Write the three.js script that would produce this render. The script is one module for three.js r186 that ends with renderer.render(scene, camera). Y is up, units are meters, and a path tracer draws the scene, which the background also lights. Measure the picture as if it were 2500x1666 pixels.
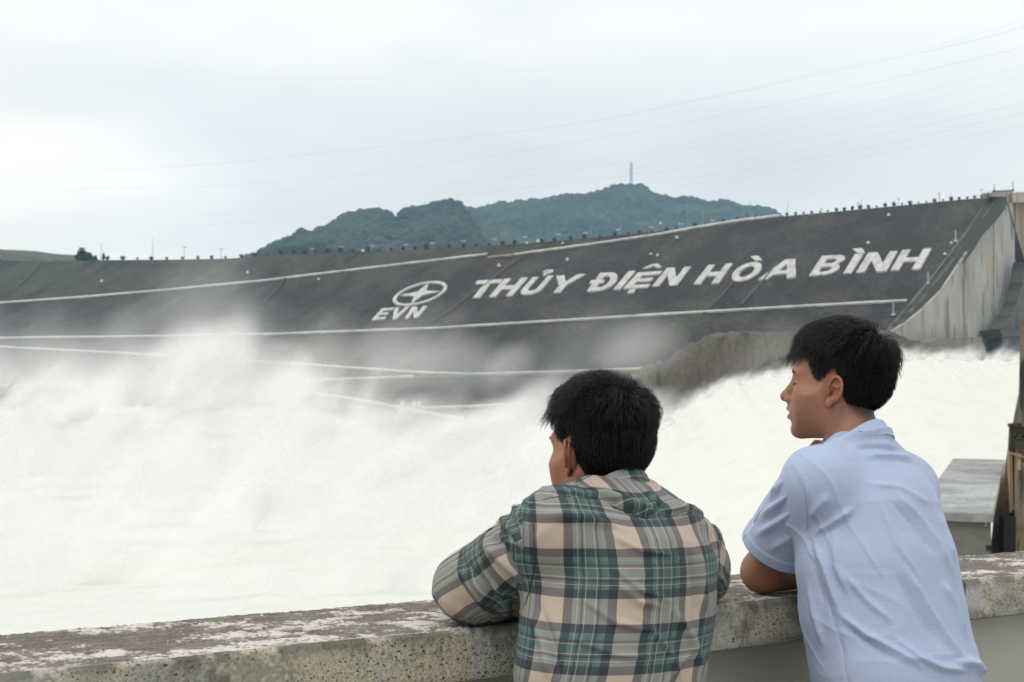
import * as THREE from 'three';
import { mergeGeometries } from 'three/addons/utils/BufferGeometryUtils.js';

// ------------------------------------------------------------------ camera, sky, sun, exposure
const scene = new THREE.Scene();
const EYE = new THREE.Vector3(0, 1.445, 0), FPX = 3472, PITCH = Math.atan(197 / FPX);
const camera = new THREE.PerspectiveCamera(2 * Math.atan(833 / FPX) * 180 / Math.PI, 2500 / 1666, 0.05, 9000);
camera.position.copy(EYE);
camera.rotation.x = PITCH;
camera.focus = 2.75; camera.userData.fStop = 13;
/*VIEW*/
const renderer = new THREE.WebGLRenderer({ antialias: true });
renderer.toneMapping = THREE.LinearToneMapping;
renderer.toneMappingExposure = 1.0;
renderer.shadowMap.enabled = true;

// ------------------------------------------------------------------ numbers: random, noise, maths
function rng(seed) { let s = seed >>> 0; return () => { s = (s + 0x6d2b79f5) | 0; let t = Math.imul(s ^ (s >>> 15), 1 | s); t = (t + Math.imul(t ^ (t >>> 7), 61 | t)) ^ t; return ((t ^ (t >>> 14)) >>> 0) / 4294967296; }; }
const clamp = (x, a = 0, b = 1) => x < a ? a : x > b ? b : x, lerp = (a, b, t) => a + (b - a) * t;
const sstep = (a, b, x) => { const t = clamp((x - a) / (b - a)); return t * t * (3 - 2 * t); };
function hash3(x, y, z) { let h = Math.imul(x, 374761393) ^ Math.imul(y, 668265263) ^ Math.imul(z, 1440662683); h = Math.imul(h ^ (h >>> 13), 1274126177); return ((h ^ (h >>> 16)) >>> 0) / 4294967296; }
function noise3(x, y, z) {
  const ix = Math.floor(x), iy = Math.floor(y), iz = Math.floor(z); let fx = x - ix, fy = y - iy, fz = z - iz;
  fx = fx * fx * (3 - 2 * fx); fy = fy * fy * (3 - 2 * fy); fz = fz * fz * (3 - 2 * fz);
  const a = lerp(hash3(ix, iy, iz), hash3(ix + 1, iy, iz), fx), b = lerp(hash3(ix, iy + 1, iz), hash3(ix + 1, iy + 1, iz), fx);
  const c = lerp(hash3(ix, iy, iz + 1), hash3(ix + 1, iy, iz + 1), fx), d = lerp(hash3(ix, iy + 1, iz + 1), hash3(ix + 1, iy + 1, iz + 1), fx);
  return lerp(lerp(a, b, fy), lerp(c, d, fy), fz) * 2 - 1;
}
function noise2(x, y, per = 0, seed = 0) {            // optional period, for textures that tile
  const ix = Math.floor(x), iy = Math.floor(y); let fx = x - ix, fy = y - iy;
  fx = fx * fx * (3 - 2 * fx); fy = fy * fy * (3 - 2 * fy);
  const m = (k) => per ? ((k % per) + per) % per : k;
  const a = hash3(m(ix), m(iy), seed), b = hash3(m(ix + 1), m(iy), seed), c = hash3(m(ix), m(iy + 1), seed), d = hash3(m(ix + 1), m(iy + 1), seed);
  return lerp(lerp(a, b, fx), lerp(c, d, fx), fy) * 2 - 1;
}
function fbm3(x, y, z, o = 4) { let s = 0, a = 0.5, f = 1; for (let i = 0; i < o; i++) { s += a * noise3(x * f, y * f, z * f + i * 7.3); a *= 0.5; f *= 2.03; } return s; }
function fbm2(x, y, o = 4, seed = 0) { let s = 0, a = 0.5, f = 1; for (let i = 0; i < o; i++) { s += a * noise2(x * f, y * f, 0, seed + i * 17); a *= 0.5; f *= 2.03; } return s; }
const V = (x, y, z) => new THREE.Vector3(x, y, z);
const lin = (r, g, b) => new THREE.Color().setRGB(r, g, b);

// a pixel of the 2500 x 1666 survey photograph as a direction from the camera, and the point of it at a depth or on a plane
const cp = Math.cos(PITCH), sp = Math.sin(PITCH);
function dirOf(px, py) { const x = (px - 1250) / FPX, y = (833 - py) / FPX; return V(x, y * cp + sp, -cp + y * sp); }
function at(px, py, z) { const d = dirOf(px, py); return d.multiplyScalar(z / -d.z).add(EYE); }
function proj(p) { const y = p.y - EYE.y, cz = -(p.z * cp - y * sp) , cy = y * cp + p.z * sp; return [1250 + FPX * p.x / cz, 833 - FPX * cy / cz, cz]; }
function onPlane(px, py, n, c) { const d = dirOf(px, py); return d.multiplyScalar((c - n.dot(EYE)) / n.dot(d)).add(EYE); }

// ------------------------------------------------------------------ sky: an even bright overcast, computed
function skyTexture() {
  const W = 1024, H = 512, data = new Float32Array(W * H * 4);
  for (let j = 0; j < H; j++) for (let i = 0; i < W; i++) {
    const el = ((j + 0.5) / H - 0.5) * Math.PI, az = (i + 0.5) / W * 2 * Math.PI, o = (j * W + i) * 4;
    const x = Math.cos(el) * Math.cos(az), y = Math.sin(el), z = Math.cos(el) * Math.sin(az);
    if (y < 0) { data.set([0.42, 0.43, 0.42, 1], o); continue; }
    const L = 0.88 * (1 + 0.58 * y + 0.62 * Math.exp(-y * 9));
    const n = fbm3(x * 3.2, y * 11 + 4, z * 3.2, 5), n2 = fbm3(x * 7 + 9, y * 22, z * 7, 4);
    const c = L * (1 + 0.22 * n + 0.09 * n2), blue = clamp(0.40 - 1.2 * n - 0.6 * n2 + 0.5 * Math.min(y, 0.5)), low = Math.exp(-y * 14);
    data.set([c * (1.01 - 0.06 * blue + 0.06 * low), c * (1.0 - 0.022 * blue + 0.01 * low), c * (0.965 + 0.012 * blue - 0.08 * low), 1], o);
  }
  const t = new THREE.DataTexture(data, W, H, THREE.RGBAFormat, THREE.FloatType);
  t.mapping = THREE.EquirectangularReflectionMapping; t.magFilter = t.minFilter = THREE.LinearFilter; t.needsUpdate = true;
  return t;
}
const sky = skyTexture();
scene.background = sky; scene.environment = sky;
scene.fog = new THREE.FogExp2(lin(0.46, 0.74, 1.0), 0.0002);
const sun = new THREE.DirectionalLight(lin(1.0, 0.965, 0.91), 0.9);
sun.position.set(-60, 95, 48); sun.target.position.set(0, 0, 0);
sun.castShadow = true; sun.shadow.radius = 45;
Object.assign(sun.shadow.camera, { left: -300, right: 300, top: 200, bottom: -200, near: 1, far: 900 });
scene.add(sun, sun.target);

// ------------------------------------------------------------------ naming
const taken = new Map();
function numbered(n) { const k = taken.get(n) || 0; taken.set(n, k + 1); return k ? n + '_' + String(k).padStart(3, '0') : n; }
function tag(o, label, category, group, kind) { const u = o.userData; if (label) u.label = label; if (category) u.category = category; if (group) u.group = group; if (kind) u.kind = kind; return o; }
function shade(m) { m.castShadow = true; m.receiveShadow = true; return m; }
function thing(name, label, category, pos, group) { const g = new THREE.Group(); g.name = numbered(name); if (pos) g.position.copy(pos); scene.add(g); return tag(g, label, category, group); }
function part(name, geo, mat, parent) { const m = shade(new THREE.Mesh(geo, mat)); m.name = name; parent.add(m); return m; }
function solo(name, geo, mat, label, category, group, kind) { const m = shade(new THREE.Mesh(geo, mat)); m.name = numbered(name); scene.add(m); return tag(m, label, category, group, kind); }

// ------------------------------------------------------------------ textures
function canvasTex(w, h, fn, srgb = true) {             // fn(x, y) -> [r, g, b] linear-ish 0..1 (stored as sRGB bytes when srgb)
  const d = new Uint8Array(w * h * 4), enc = (c) => srgb ? (c <= 0.0031308 ? c * 12.92 : 1.055 * Math.pow(c, 1 / 2.4) - 0.055) : c;
  for (let y = 0; y < h; y++) for (let x = 0; x < w; x++) { const c = fn(x, y), o = (y * w + x) * 4; for (let k = 0; k < 3; k++) d[o + k] = clamp(enc(Math.max(0, c[k]))) * 255 + 0.5; d[o + 3] = 255; }
  const t = new THREE.DataTexture(d, w, h, THREE.RGBAFormat); t.wrapS = t.wrapT = THREE.RepeatWrapping; t.magFilter = THREE.LinearFilter; t.minFilter = THREE.LinearMipmapLinearFilter;
  if (srgb) t.colorSpace = THREE.SRGBColorSpace; t.needsUpdate = true; return t;
}
const mix3 = (a, b, t) => [lerp(a[0], b[0], t), lerp(a[1], b[1], t), lerp(a[2], b[2], t)];
const std = (o) => new THREE.MeshStandardMaterial(o);

// ------------------------------------------------------------------ geometry helpers
function geoFrom(pos, idx, uv, col, nor) {
  const g = new THREE.BufferGeometry(); g.setAttribute('position', new THREE.Float32BufferAttribute(pos, 3));
  if (uv) g.setAttribute('uv', new THREE.Float32BufferAttribute(uv, 2)); if (col) g.setAttribute('color', new THREE.Float32BufferAttribute(col, 3));
  if (idx) g.setIndex(idx); if (nor) g.setAttribute('normal', new THREE.Float32BufferAttribute(nor, 3)); else g.computeVertexNormals(); return g;
}
function gridGeo(nu, nv, fn) {                          // fn(u, v) -> {p, uv}
  const pos = [], uv = [], idx = [];
  for (let j = 0; j <= nv; j++) for (let i = 0; i <= nu; i++) { const r = fn(i / nu, j / nv, i, j); pos.push(r.p.x, r.p.y, r.p.z); uv.push(r.uv ? r.uv[0] : i / nu, r.uv ? r.uv[1] : j / nv); }
  const w = nu + 1; for (let j = 0; j < nv; j++) for (let i = 0; i < nu; i++) { const a = j * w + i; idx.push(a, a + 1, a + w, a + 1, a + w + 1, a + w); }
  return geoFrom(pos, idx, uv);
}
function flip(g) { const a = g.index.array; for (let i = 0; i < a.length; i += 3) { const t = a[i + 1]; a[i + 1] = a[i + 2]; a[i + 2] = t; } g.computeVertexNormals(); return g; }
function polyAt(list, x) { if (x <= list[0][0]) return list[0][1]; for (let i = 1; i < list.length; i++) if (x <= list[i][0]) return lerp(list[i - 1][1], list[i][1], (x - list[i - 1][0]) / (list[i][0] - list[i - 1][0])); return list[list.length - 1][1]; }
function segDist2(px, py, a, b) { const dx = b[0] - a[0], dy = b[1] - a[1], t = clamp(((px - a[0]) * dx + (py - a[1]) * dy) / (dx * dx + dy * dy + 1e-9)); return [Math.hypot(px - a[0] - t * dx, py - a[1] - t * dy), t, Math.sign((px - a[0]) * dy - (py - a[1]) * dx)]; }
// a slab between an outline of points and the same outline moved by a vector
function slab(pts, back, uvScale = 1) {
  const c = pts.reduce((s, p) => s.add(p), V(0, 0, 0)).divideScalar(pts.length), e1 = pts[1].clone().sub(pts[0]).normalize();
  let n = V(0, 0, 0); for (let i = 0; i < pts.length; i++) n.add(pts[i].clone().sub(c).cross(pts[(i + 1) % pts.length].clone().sub(c)));
  n.normalize(); const e2 = n.clone().cross(e1);
  const flat = pts.map((p) => new THREE.Vector2(p.clone().sub(c).dot(e1), p.clone().sub(c).dot(e2))), tri = THREE.ShapeUtils.triangulateShape(flat, []);
  const pos = [], uv = [], idx = []; const put = (p, u, v) => { pos.push(p.x, p.y, p.z); uv.push(u * uvScale, v * uvScale); return pos.length / 3 - 1; };
  const hor = (p) => Math.abs(n.y) > 0.3 ? p.x : p.x * 0.75 - p.z * 0.66, ver = (p) => Math.abs(n.y) > 0.3 ? p.z : p.y;
  const f = pts.map((p) => put(p, hor(p), ver(p))), b = pts.map((p) => put(p.clone().add(back), hor(p), ver(p)));
  for (const t of tri) { idx.push(f[t[0]], f[t[1]], f[t[2]], b[t[2]], b[t[1]], b[t[0]]); }
  for (let i = 0; i < pts.length; i++) { const j = (i + 1) % pts.length, p = pts[i], q = pts[j], p2 = p.clone().add(back), q2 = q.clone().add(back), L = p.distanceTo(q), D = back.length();
    const a = put(p, 0, 0), b1 = put(q, L, 0), c1 = put(q2, L, D), d1 = put(p2, 0, D); idx.push(a, d1, b1, b1, d1, c1); }
  const g = geoFrom(pos, idx, uv).toNonIndexed(); g.computeVertexNormals(); return g;
}
function boxAt(w, h, d, x = 0, y = 0, z = 0) { return new THREE.BoxGeometry(w, h, d).translate(x, y, z); }
function tube(pts, r, sides = 6, seg = 0, closed = false) { return new THREE.TubeGeometry(new THREE.CatmullRomCurve3(pts, closed, 'centripetal'), seg || pts.length * 4, r, sides, closed); }

// ================================================================== THE DAM
const STRIKE = V(-0.848, 0, -0.53).normalize(), NH = V(-0.53, 0, 0.848).normalize();          // along the dam to the left; out of its face
const DN = V(NH.x, 1.7, NH.z).normalize();                                                     // normal of the slope, 1 in 1.7
const CREST_R = at(2440, 478, 440), DC = DN.dot(CREST_R), UPS = V(-NH.x * 1.7, 1, -NH.z * 1.7).normalize();
const onDam = (px, py, lift = 0) => onPlane(px, py, DN, DC).addScaledVector(DN, lift);
const crestPx = [[-260, 636], [0, 635], [120, 637], [250, 634], [420, 633], [560, 630], [700, 620], [860, 614], [1000, 609], [1150, 601], [1300, 592], [1420, 582], [1560, 569], [1700, 554], [1800, 538], [1905, 527], [2050, 514], [2200, 500], [2330, 487], [2440, 478], [2460, 476]];
const damRightPx = [[478, 2450], [532, 2420], [601, 2373], [646, 2343], [709, 2301], [754, 2256], [790, 2211], [811, 2175], [860, 2120], [1090, 1880]];
const rockTex = (() => {
  const W = 2048, H = 1024;
  return canvasTex(W, H, (x, y) => {
    const u = x / W * 560, v = y / H * 300;
    const big = fbm2(u / 38, v / 30, 4, 3), mid = fbm2(u / 7, v / 9, 4, 21), fine = fbm2(u / 0.9, v / 1.0, 3, 41), grain = hash3(x, y, 5) - 0.5;
    const streak = fbm2(u / 9, v / 46, 3, 61);
    let c = mix3([0.036, 0.030, 0.025], [0.078, 0.065, 0.053], clamp(0.5 + 1.0 * mid + 0.8 * streak + 0.5 * big));
    const k = 1 + 0.55 * fine + 0.55 * grain; c = c.map((q) => q * k);
    // turf: strongest near the crest (v high), in drifts
    const green = sstep(0.02, 0.32, big + 0.40 * mid + 0.5 * streak + 0.46 * sstep(128, 166, v) - 0.13);
    const gr = mix3([0.044, 0.050, 0.025], [0.085, 0.092, 0.038], clamp(0.5 + fine + 0.4 * grain));
    c = mix3(c, gr, green * (0.5 + 0.4 * fine));
    return c;
  });
})();
const rockBump = canvasTex(1024, 1024, (x, y) => { const a = 0.5 + 0.5 * (0.6 * noise2(x / 8, y / 8, 128, 3) + 0.5 * noise2(x / 3.2, y / 3.2, 320, 7)); return [a, a, a]; }, false);
rockBump.repeat.set(9, 5);
const rockMat = std({ map: rockTex, bumpMap: rockBump, bumpScale: 0.9, roughness: 0.95 });
const dam = thing('rockfill_dam', 'long dark rockfill dam slope with white lettering and white berm lines behind the mist', 'dam');
{
  // the slope: columns between the crest and well below the mist, rows down the face
  const nu = 420, nv = 170;
  const g = gridGeo(nu, nv, (u, v) => {
    const row = v * v * 0.25 + v * 0.75;
    let top = lerp(-260, 2440, u), py = lerp(polyAt(crestPx, top), 1090, row);
    const right = polyAt(damRightPx, py); const px = lerp(-260, right, u);
    if (v === 0) py = polyAt(crestPx, px);
    const p = onDam(px, py), s = p.dot(STRIKE), t = p.y;
    const rough = v === 0 ? 0 : 0.16 * fbm3(p.x / 1.6, p.y / 1.1, p.z / 1.6, 3) + 0.3 * fbm3(p.x / 14, p.y / 8, p.z / 14, 3);
    p.addScaledVector(DN, rough - 0.28);
    return { p, uv: [s / 560 + 0.37, (p.y + 25) / 170] };
  });
  part('slope', flip(g), rockMat, dam);
  // crest body behind the edge, so that the dam has a top and a back
  const cr = gridGeo(120, 4, (u, v) => { const px = lerp(-260, 2440, u), p = onDam(px, polyAt(crestPx, px)); const k = [0, 9, 11, 30, 60][Math.round(v * 4)], h = [0, 0.2, 0, -14, -34][Math.round(v * 4)]; return { p: p.addScaledVector(NH, -k).add(V(0, h - 0.28, 0)), uv: [u * 60, v * 4] }; });
  part('crest_road', flip(cr), std({ color: lin(0.09, 0.09, 0.085), roughness: 0.95 }), dam);
}
const paintTex = canvasTex(512, 512, (x, y) => { const n = 0.5 + 0.9 * fbm2(x / 30, y / 30, 4, 5) + 0.5 * (hash3(x >> 1, y >> 1, 2) - 0.5); const k = clamp(0.62 + 0.36 * n); return [0.60 * k, 0.585 * k, 0.545 * k]; });
const whiteStone = std({ map: paintTex, roughness: 0.9 }), whiteKerb = std({ map: paintTex, color: lin(1.06, 1.06, 1.04), roughness: 0.85 });
// raised white line along pixels lying on the slope
function bermLine(name, pts, w, mat) {
  const P = []; for (let i = 0; i < pts.length - 1; i++) { const n = Math.max(2, Math.round(Math.abs(pts[i + 1][0] - pts[i][0]) / 22)); for (let k = 0; k < n; k++) { const t = k / n; P.push(onDam(lerp(pts[i][0], pts[i + 1][0], t), lerp(pts[i][1], pts[i + 1][1], t), 0.1)); } }
  P.push(onDam(...pts[pts.length - 1], 0.1));
  const pos = [], uv = [], idx = [], prof = [[-0.5, -0.4], [-0.5, 0.42], [0.5, 0.42], [0.5, -0.4]]; let L = 0;
  P.forEach((p, i) => { const d = (P[i + 1] || p).clone().sub(P[i - 1] || p).normalize(), side = DN.clone().cross(d).normalize(); if (i) L += p.distanceTo(P[i - 1]);
    const ww = w * (1 + 0.3 * noise2(L / 3, 5)); for (const [a, b] of prof) { const q = p.clone().addScaledVector(side, a * ww).addScaledVector(DN, b * 0.7 + 0.08 * noise2(L / 2.3, a * 9)); pos.push(q.x, q.y, q.z); uv.push(L / 9, a / 4); } });
  for (let i = 0; i < P.length - 1; i++) for (let k = 0; k < 4; k++) { const a = i * 4 + k, b = i * 4 + (k + 1) % 4; idx.push(a, b, a + 4, b, b + 4, a + 4); }
  const g = geoFrom(pos, idx, uv).toNonIndexed(); g.computeVertexNormals(); return part(name, g, mat, dam);
}
bermLine('berm_kerb', [[-240, 756], [0, 740], [200, 726], [400, 709], [640, 686], [900, 655], [1190, 621]], 1.15, whiteKerb);
bermLine('berm_kerb', [[1190, 630], [1225, 626], [1255, 624]], 1.3, std({ color: lin(0.30, 0.19, 0.13), roughness: 0.9 })).userData.label = 'rusty red stretch of the upper berm kerb';
bermLine('berm_kerb', [[1255, 622], [1420, 600], [1600, 574], [1700, 556], [1790, 541], [1905, 527]], 1.15, whiteKerb);
bermLine('berm_kerb', [[-240, 828], [0, 826], [340, 822], [680, 816], [1062, 802], [1594, 770], [1900, 752], [2215, 735]], 0.85, whiteKerb);
bermLine('berm_kerb', [[-200, 838], [0, 848], [260, 861], [531, 877], [800, 895], [1020, 910], [1126, 914]], 0.75, whiteKerb);
bermLine('berm_kerb', [[1126, 914], [1180, 914], [1400, 908], [1600, 900]], 0.7, std({ map: paintTex, color: lin(0.85, 0.98, 0.74), roughness: 0.9 }));
bermLine('berm_kerb', [[-200, 944], [0, 942], [300, 940], [595, 935], [800, 928], [1010, 920]], 0.6, whiteKerb);
bermLine('berm_kerb', [[560, 930], [700, 953], [850, 973], [985, 998], [1090, 1018], [1180, 1030]], 0.8, whiteKerb);
bermLine('berm_kerb', [[-200, 972], [0, 983], [320, 994], [480, 1004]], 0.6, whiteKerb);
bermLine('berm_kerb', [[1030, 997], [1120, 995], [1320, 985]], 0.8, whiteKerb);
bermLine('berm_kerb', [[985, 998], [965, 1022]], 0.9, whiteKerb);
for (const [x, y0, y1] of [[983, 983, 997], [1012, 983, 997], [1024, 982, 997]]) bermLine('marker_post', [[x, y0], [x, y1]], 0.9, whiteKerb);
// grassy edge beneath the lower road
{ const gm = std({ color: lin(0.085, 0.12, 0.045), roughness: 1 });
  bermLine('grass_verge', [[940, 930], [1050, 922], [1130, 920], [1400, 914], [1580, 906]], 0.8, gm); }
// chute lines: faint seams down the slope
for (const [a, b] of [[[1275, 627], [1050, 792]], [[700, 676], [640, 745]], [[45, 700], [100, 640]], [[1900, 640], [1810, 745]], [[1790, 690], [1720, 765]]])
  bermLine('slope_seam', [a, [(a[0] + b[0]) / 2 + 4, (a[1] + b[1]) / 2], b], 0.45, std({ color: lin(0.10, 0.105, 0.08), roughness: 1 }));

// ---- lettering: stones painted white, laid on the slope
const GL = (() => {
  const S = (pts, holes = []) => ({ pts, holes }), arc = (cx, cy, rx, ry, a0, a1, n = 14) => Array.from({ length: n + 1 }, (_, i) => { const a = (a0 + (a1 - a0) * i / n) * Math.PI / 180; return [cx + rx * Math.cos(a), cy + ry * Math.sin(a)]; });
  return {
    I: [S([[0, 0], [1, 0], [1, 1], [0, 1]])],
    T: [S([[0.36, 0], [0.64, 0], [0.64, 0.8], [1, 0.8], [1, 1], [0, 1], [0, 0.8], [0.36, 0.8]])],
    H: [S([[0, 0], [0.28, 0], [0.28, 0.4], [0.72, 0.4], [0.72, 0], [1, 0], [1, 1], [0.72, 1], [0.72, 0.6], [0.28, 0.6], [0.28, 1], [0, 1]])],
    E: [S([[0, 0], [1, 0], [1, 0.2], [0.3, 0.2], [0.3, 0.41], [0.88, 0.41], [0.88, 0.6], [0.3, 0.6], [0.3, 0.8], [1, 0.8], [1, 1], [0, 1]])],
    N: [S([[0, 0], [0.27, 0], [0.27, 0.6], [0.68, 0], [1, 0], [1, 1], [0.73, 1], [0.73, 0.42], [0.32, 1], [0, 1]])],
    V: [S([[0.36, 0], [0.64, 0], [1, 1], [0.72, 1], [0.5, 0.3], [0.28, 1], [0, 1]])],
    Y: [S([[0.36, 0], [0.63, 0], [0.63, 0.42], [1, 1], [0.72, 1], [0.5, 0.62], [0.28, 1], [0, 1], [0.36, 0.42]])],
    A: [S([[0, 0], [0.24, 0], [0.33, 0.24], [0.68, 0.24], [0.76, 0], [1, 0], [0.63, 1], [0.38, 1]], [[[0.395, 0.42], [0.5, 0.76], [0.61, 0.42]]])],
    U: [S([[0, 1], [0, 0.36], ...arc(0.36, 0.34, 0.36, 0.34, 180, 270, 8), ...arc(0.64, 0.34, 0.36, 0.34, 270, 360, 8), [1, 1], [0.72, 1], [0.72, 0.36], ...arc(0.5, 0.34, 0.22, 0.15, 0, -180, 10), [0.28, 1]].reverse())],
    D: [S([[0.08, 0], [0.5, 0], ...arc(0.5, 0.5, 0.5, 0.5, -90, 90), [0.08, 1], [0.08, 0.6], [-0.07, 0.6], [-0.07, 0.42], [0.08, 0.42]], [[[0.36, 0.2], [0.36, 0.42], [0.5, 0.42], [0.5, 0.6], [0.36, 0.6], [0.36, 0.8], ...arc(0.48, 0.5, 0.24, 0.3, 90, -90)]])],
    O: [S(arc(0.5, 0.5, 0.5, 0.5, 0, 350, 36), [arc(0.5, 0.5, 0.25, 0.29, 0, 350, 30)])],
    B: [S([[0, 0], [0.6, 0], ...arc(0.62, 0.28, 0.38, 0.28, -90, 60), ...arc(0.6, 0.76, 0.36, 0.24, -40, 90), [0, 1]], [[[0.28, 0.17], [0.28, 0.41], ...arc(0.56, 0.29, 0.15, 0.12, 90, -90, 8)], [[0.28, 0.6], [0.28, 0.82], ...arc(0.55, 0.71, 0.13, 0.11, 90, -90, 8)]])],
    star: [S(Array.from({ length: 8 }, (_, i) => { const a = i * Math.PI / 4, r = i % 2 ? 0.125 : [0.40, 0.44, 0.40, 0.44][i / 2]; return [0.5 + r * Math.cos(a) * (i % 2 ? 0.95 : 1), 0.5 + r * Math.sin(a)]; }))],
    ring: [S(arc(0.5, 0.5, 0.5, 0.5, 0, 354, 60), [arc(0.5, 0.5, 0.435, 0.425, 0, 354, 60)])],
  };
})();
function glyph(name, shapes, q, parent, label) {         // q: bl, br, tr, tl in survey pixels
  const gs = shapes.map(({ pts, holes }) => {
    const ccw = (a) => THREE.ShapeUtils.area(a) > 0 ? a : a.slice().reverse(), vec = (a) => a.map((p) => new THREE.Vector2(...p));
    const sh = new THREE.Shape(ccw(vec(pts))); for (const h of holes) sh.holes.push(new THREE.Path(vec(h)));
    return new THREE.ExtrudeGeometry(sh, { depth: 1, bevelEnabled: false, curveSegments: 4 });
  });
  const g = gs.length > 1 ? mergeGeometries(gs) : gs[0], a = g.attributes.position, uv = g.attributes.uv;
  for (let i = 0; i < a.count; i++) {
    const u = a.getX(i), v = a.getY(i), z = a.getZ(i), px = lerp(lerp(q[0][0], q[1][0], u), lerp(q[3][0], q[2][0], u), v), py = lerp(lerp(q[0][1], q[1][1], u), lerp(q[3][1], q[2][1], u), v);
    const p = onDam(px, py, z > 0.5 ? 0.22 : -0.5); a.setXYZ(i, p.x, p.y, p.z); uv.setXY(i, p.dot(STRIKE) / 22, p.y / 22);
  }
  g.computeVertexNormals(); const m = part(name, g, whiteStone, parent); if (label) m.userData.label = label; return m;
}
const cA = (x, y) => [880 + 0.3485 * x, 640 + 0.3485 * y], cB = (x, y) => [1600 + 0.2975 * x, 580 + 0.2975 * y];
const qA = (...n) => [0, 2, 4, 6].map((i) => cA(n[i], n[i + 1])), qB = (...n) => [0, 2, 4, 6].map((i) => cB(n[i], n[i + 1]));
for (const [c, q] of [['E', qA(78, 410, 168, 402, 236, 322, 150, 329)], ['V', qA(196, 407, 276, 400, 347, 313, 240, 323)], ['N', qA(312, 397, 402, 390, 468, 310, 362, 318)],
  ['T', qA(727, 256, 900, 246, 995, 124, 822, 133)], ['H', qA(900, 248, 1062, 240, 1174, 110, 1010, 120)], ['U', qA(1098, 234, 1245, 224, 1354, 97, 1207, 110)], ['Y', qA(1290, 223, 1465, 213, 1580, 86, 1372, 100)],
  ['D', qA(1575, 208, 1742, 201, 1838, 73, 1668, 80)], ['I', qA(1772, 195, 1822, 193, 1928, 64, 1880, 68)], ['E', qA(1842, 190, 2010, 181, 2116, 66, 1945, 78)], ['N', qA(2043, 174, 2222, 164, 2316, 35, 2150, 45)],
  ['H', qB(312, 388, 520, 378, 635, 215, 437, 230)], ['O', qB(585, 370, 805, 355, 918, 198, 700, 213)], ['A', qB(840, 352, 1155, 331, 1267, 172, 952, 192)],
  ['B', qB(1262, 320, 1478, 300, 1590, 145, 1370, 155)], ['I', qB(1545, 299, 1612, 296, 1712, 138, 1640, 142)], ['N', qB(1648, 293, 1898, 280, 1992, 115, 1750, 130)], ['H', qB(1932, 273, 2175, 262, 2268, 93, 2030, 108)]])
  glyph('letter', GL[c], q, dam);
// accents: hook over the U, hat over and dot under the E, graves over the O and the I
glyph('accent', [{ pts: [[0.05, 0.55], [0.3, 1], [0.85, 1], [1, 0.75], [0.85, 0.45], [0.5, 0.28], [0.42, 0], [0.2, 0], [0.3, 0.42], [0.66, 0.62], [0.62, 0.8], [0.36, 0.78], [0.22, 0.55]], holes: [] }], qA(1262, 98, 1338, 94, 1360, 54, 1276, 60), dam);
glyph('accent', [{ pts: [[0, 0], [0.28, 0], [0.5, 0.52], [0.74, 0], [1, 0], [0.64, 1], [0.36, 1]], holes: [] }], qA(1978, 47, 2112, 38, 2132, 12, 2000, 20), dam);
glyph('accent', [{ pts: [[0, 0], [1, 0], [1, 1], [0, 1]], holes: [] }], qA(1870, 220, 1914, 217, 1930, 192, 1888, 194), dam);
glyph('accent', [{ pts: [[0.3, 0], [1, 0], [0.72, 1], [0, 1]], holes: [] }], qB(800, 194, 880, 190, 872, 152, 782, 158), dam);
glyph('accent', [{ pts: [[0.3, 0], [1, 0], [0.8, 1], [0, 1]], holes: [] }], qB(1640, 132, 1726, 130, 1718, 90, 1622, 97), dam);
{ const cx = 417, cy = 222, ex = [177, -18], ey = [70, -84], k = (a, b) => cA(cx + a * ex[0] + b * ey[0], cy + a * ex[1] + b * ey[1]), q = [k(-1, -1), k(1, -1), k(1, 1), k(-1, 1)];
  glyph('emblem_ring', GL.ring, q, dam); glyph('emblem_star', GL.star, q, dam, 'white four-pointed star inside the ring'); }

// ---- stair strip with rails down the right edge of the slope
{ const m = std({ color: lin(0.05, 0.05, 0.047), roughness: 0.95 }), rail = std({ color: lin(0.10, 0.095, 0.085), roughness: 0.8 });
  const line = [[2420, 484], [2352, 580], [2292, 660], [2215, 755], [2160, 820]];
  bermLine('stair_rail', line, 0.9, rail); bermLine('stair_rail', line.map(([x, y]) => [x + 10, y - 1]), 0.7, m); bermLine('stair_rail', line.map(([x, y]) => [x + 19, y - 1]), 0.8, rail);
  bermLine('handrail', [[2254, 733], [2215, 772], [2172, 806]], 0.75, std({ color: lin(0.30, 0.34, 0.31), roughness: 0.7 }));
  const gm = std({ color: lin(0.040, 0.044, 0.030), roughness: 1 });
  bermLine('grass_strip', [[2440, 484], [2404, 540], [2356, 607], [2324, 655], [2284, 710], [2240, 754], [2205, 787], [2178, 808]], 6.0, gm); }

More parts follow.
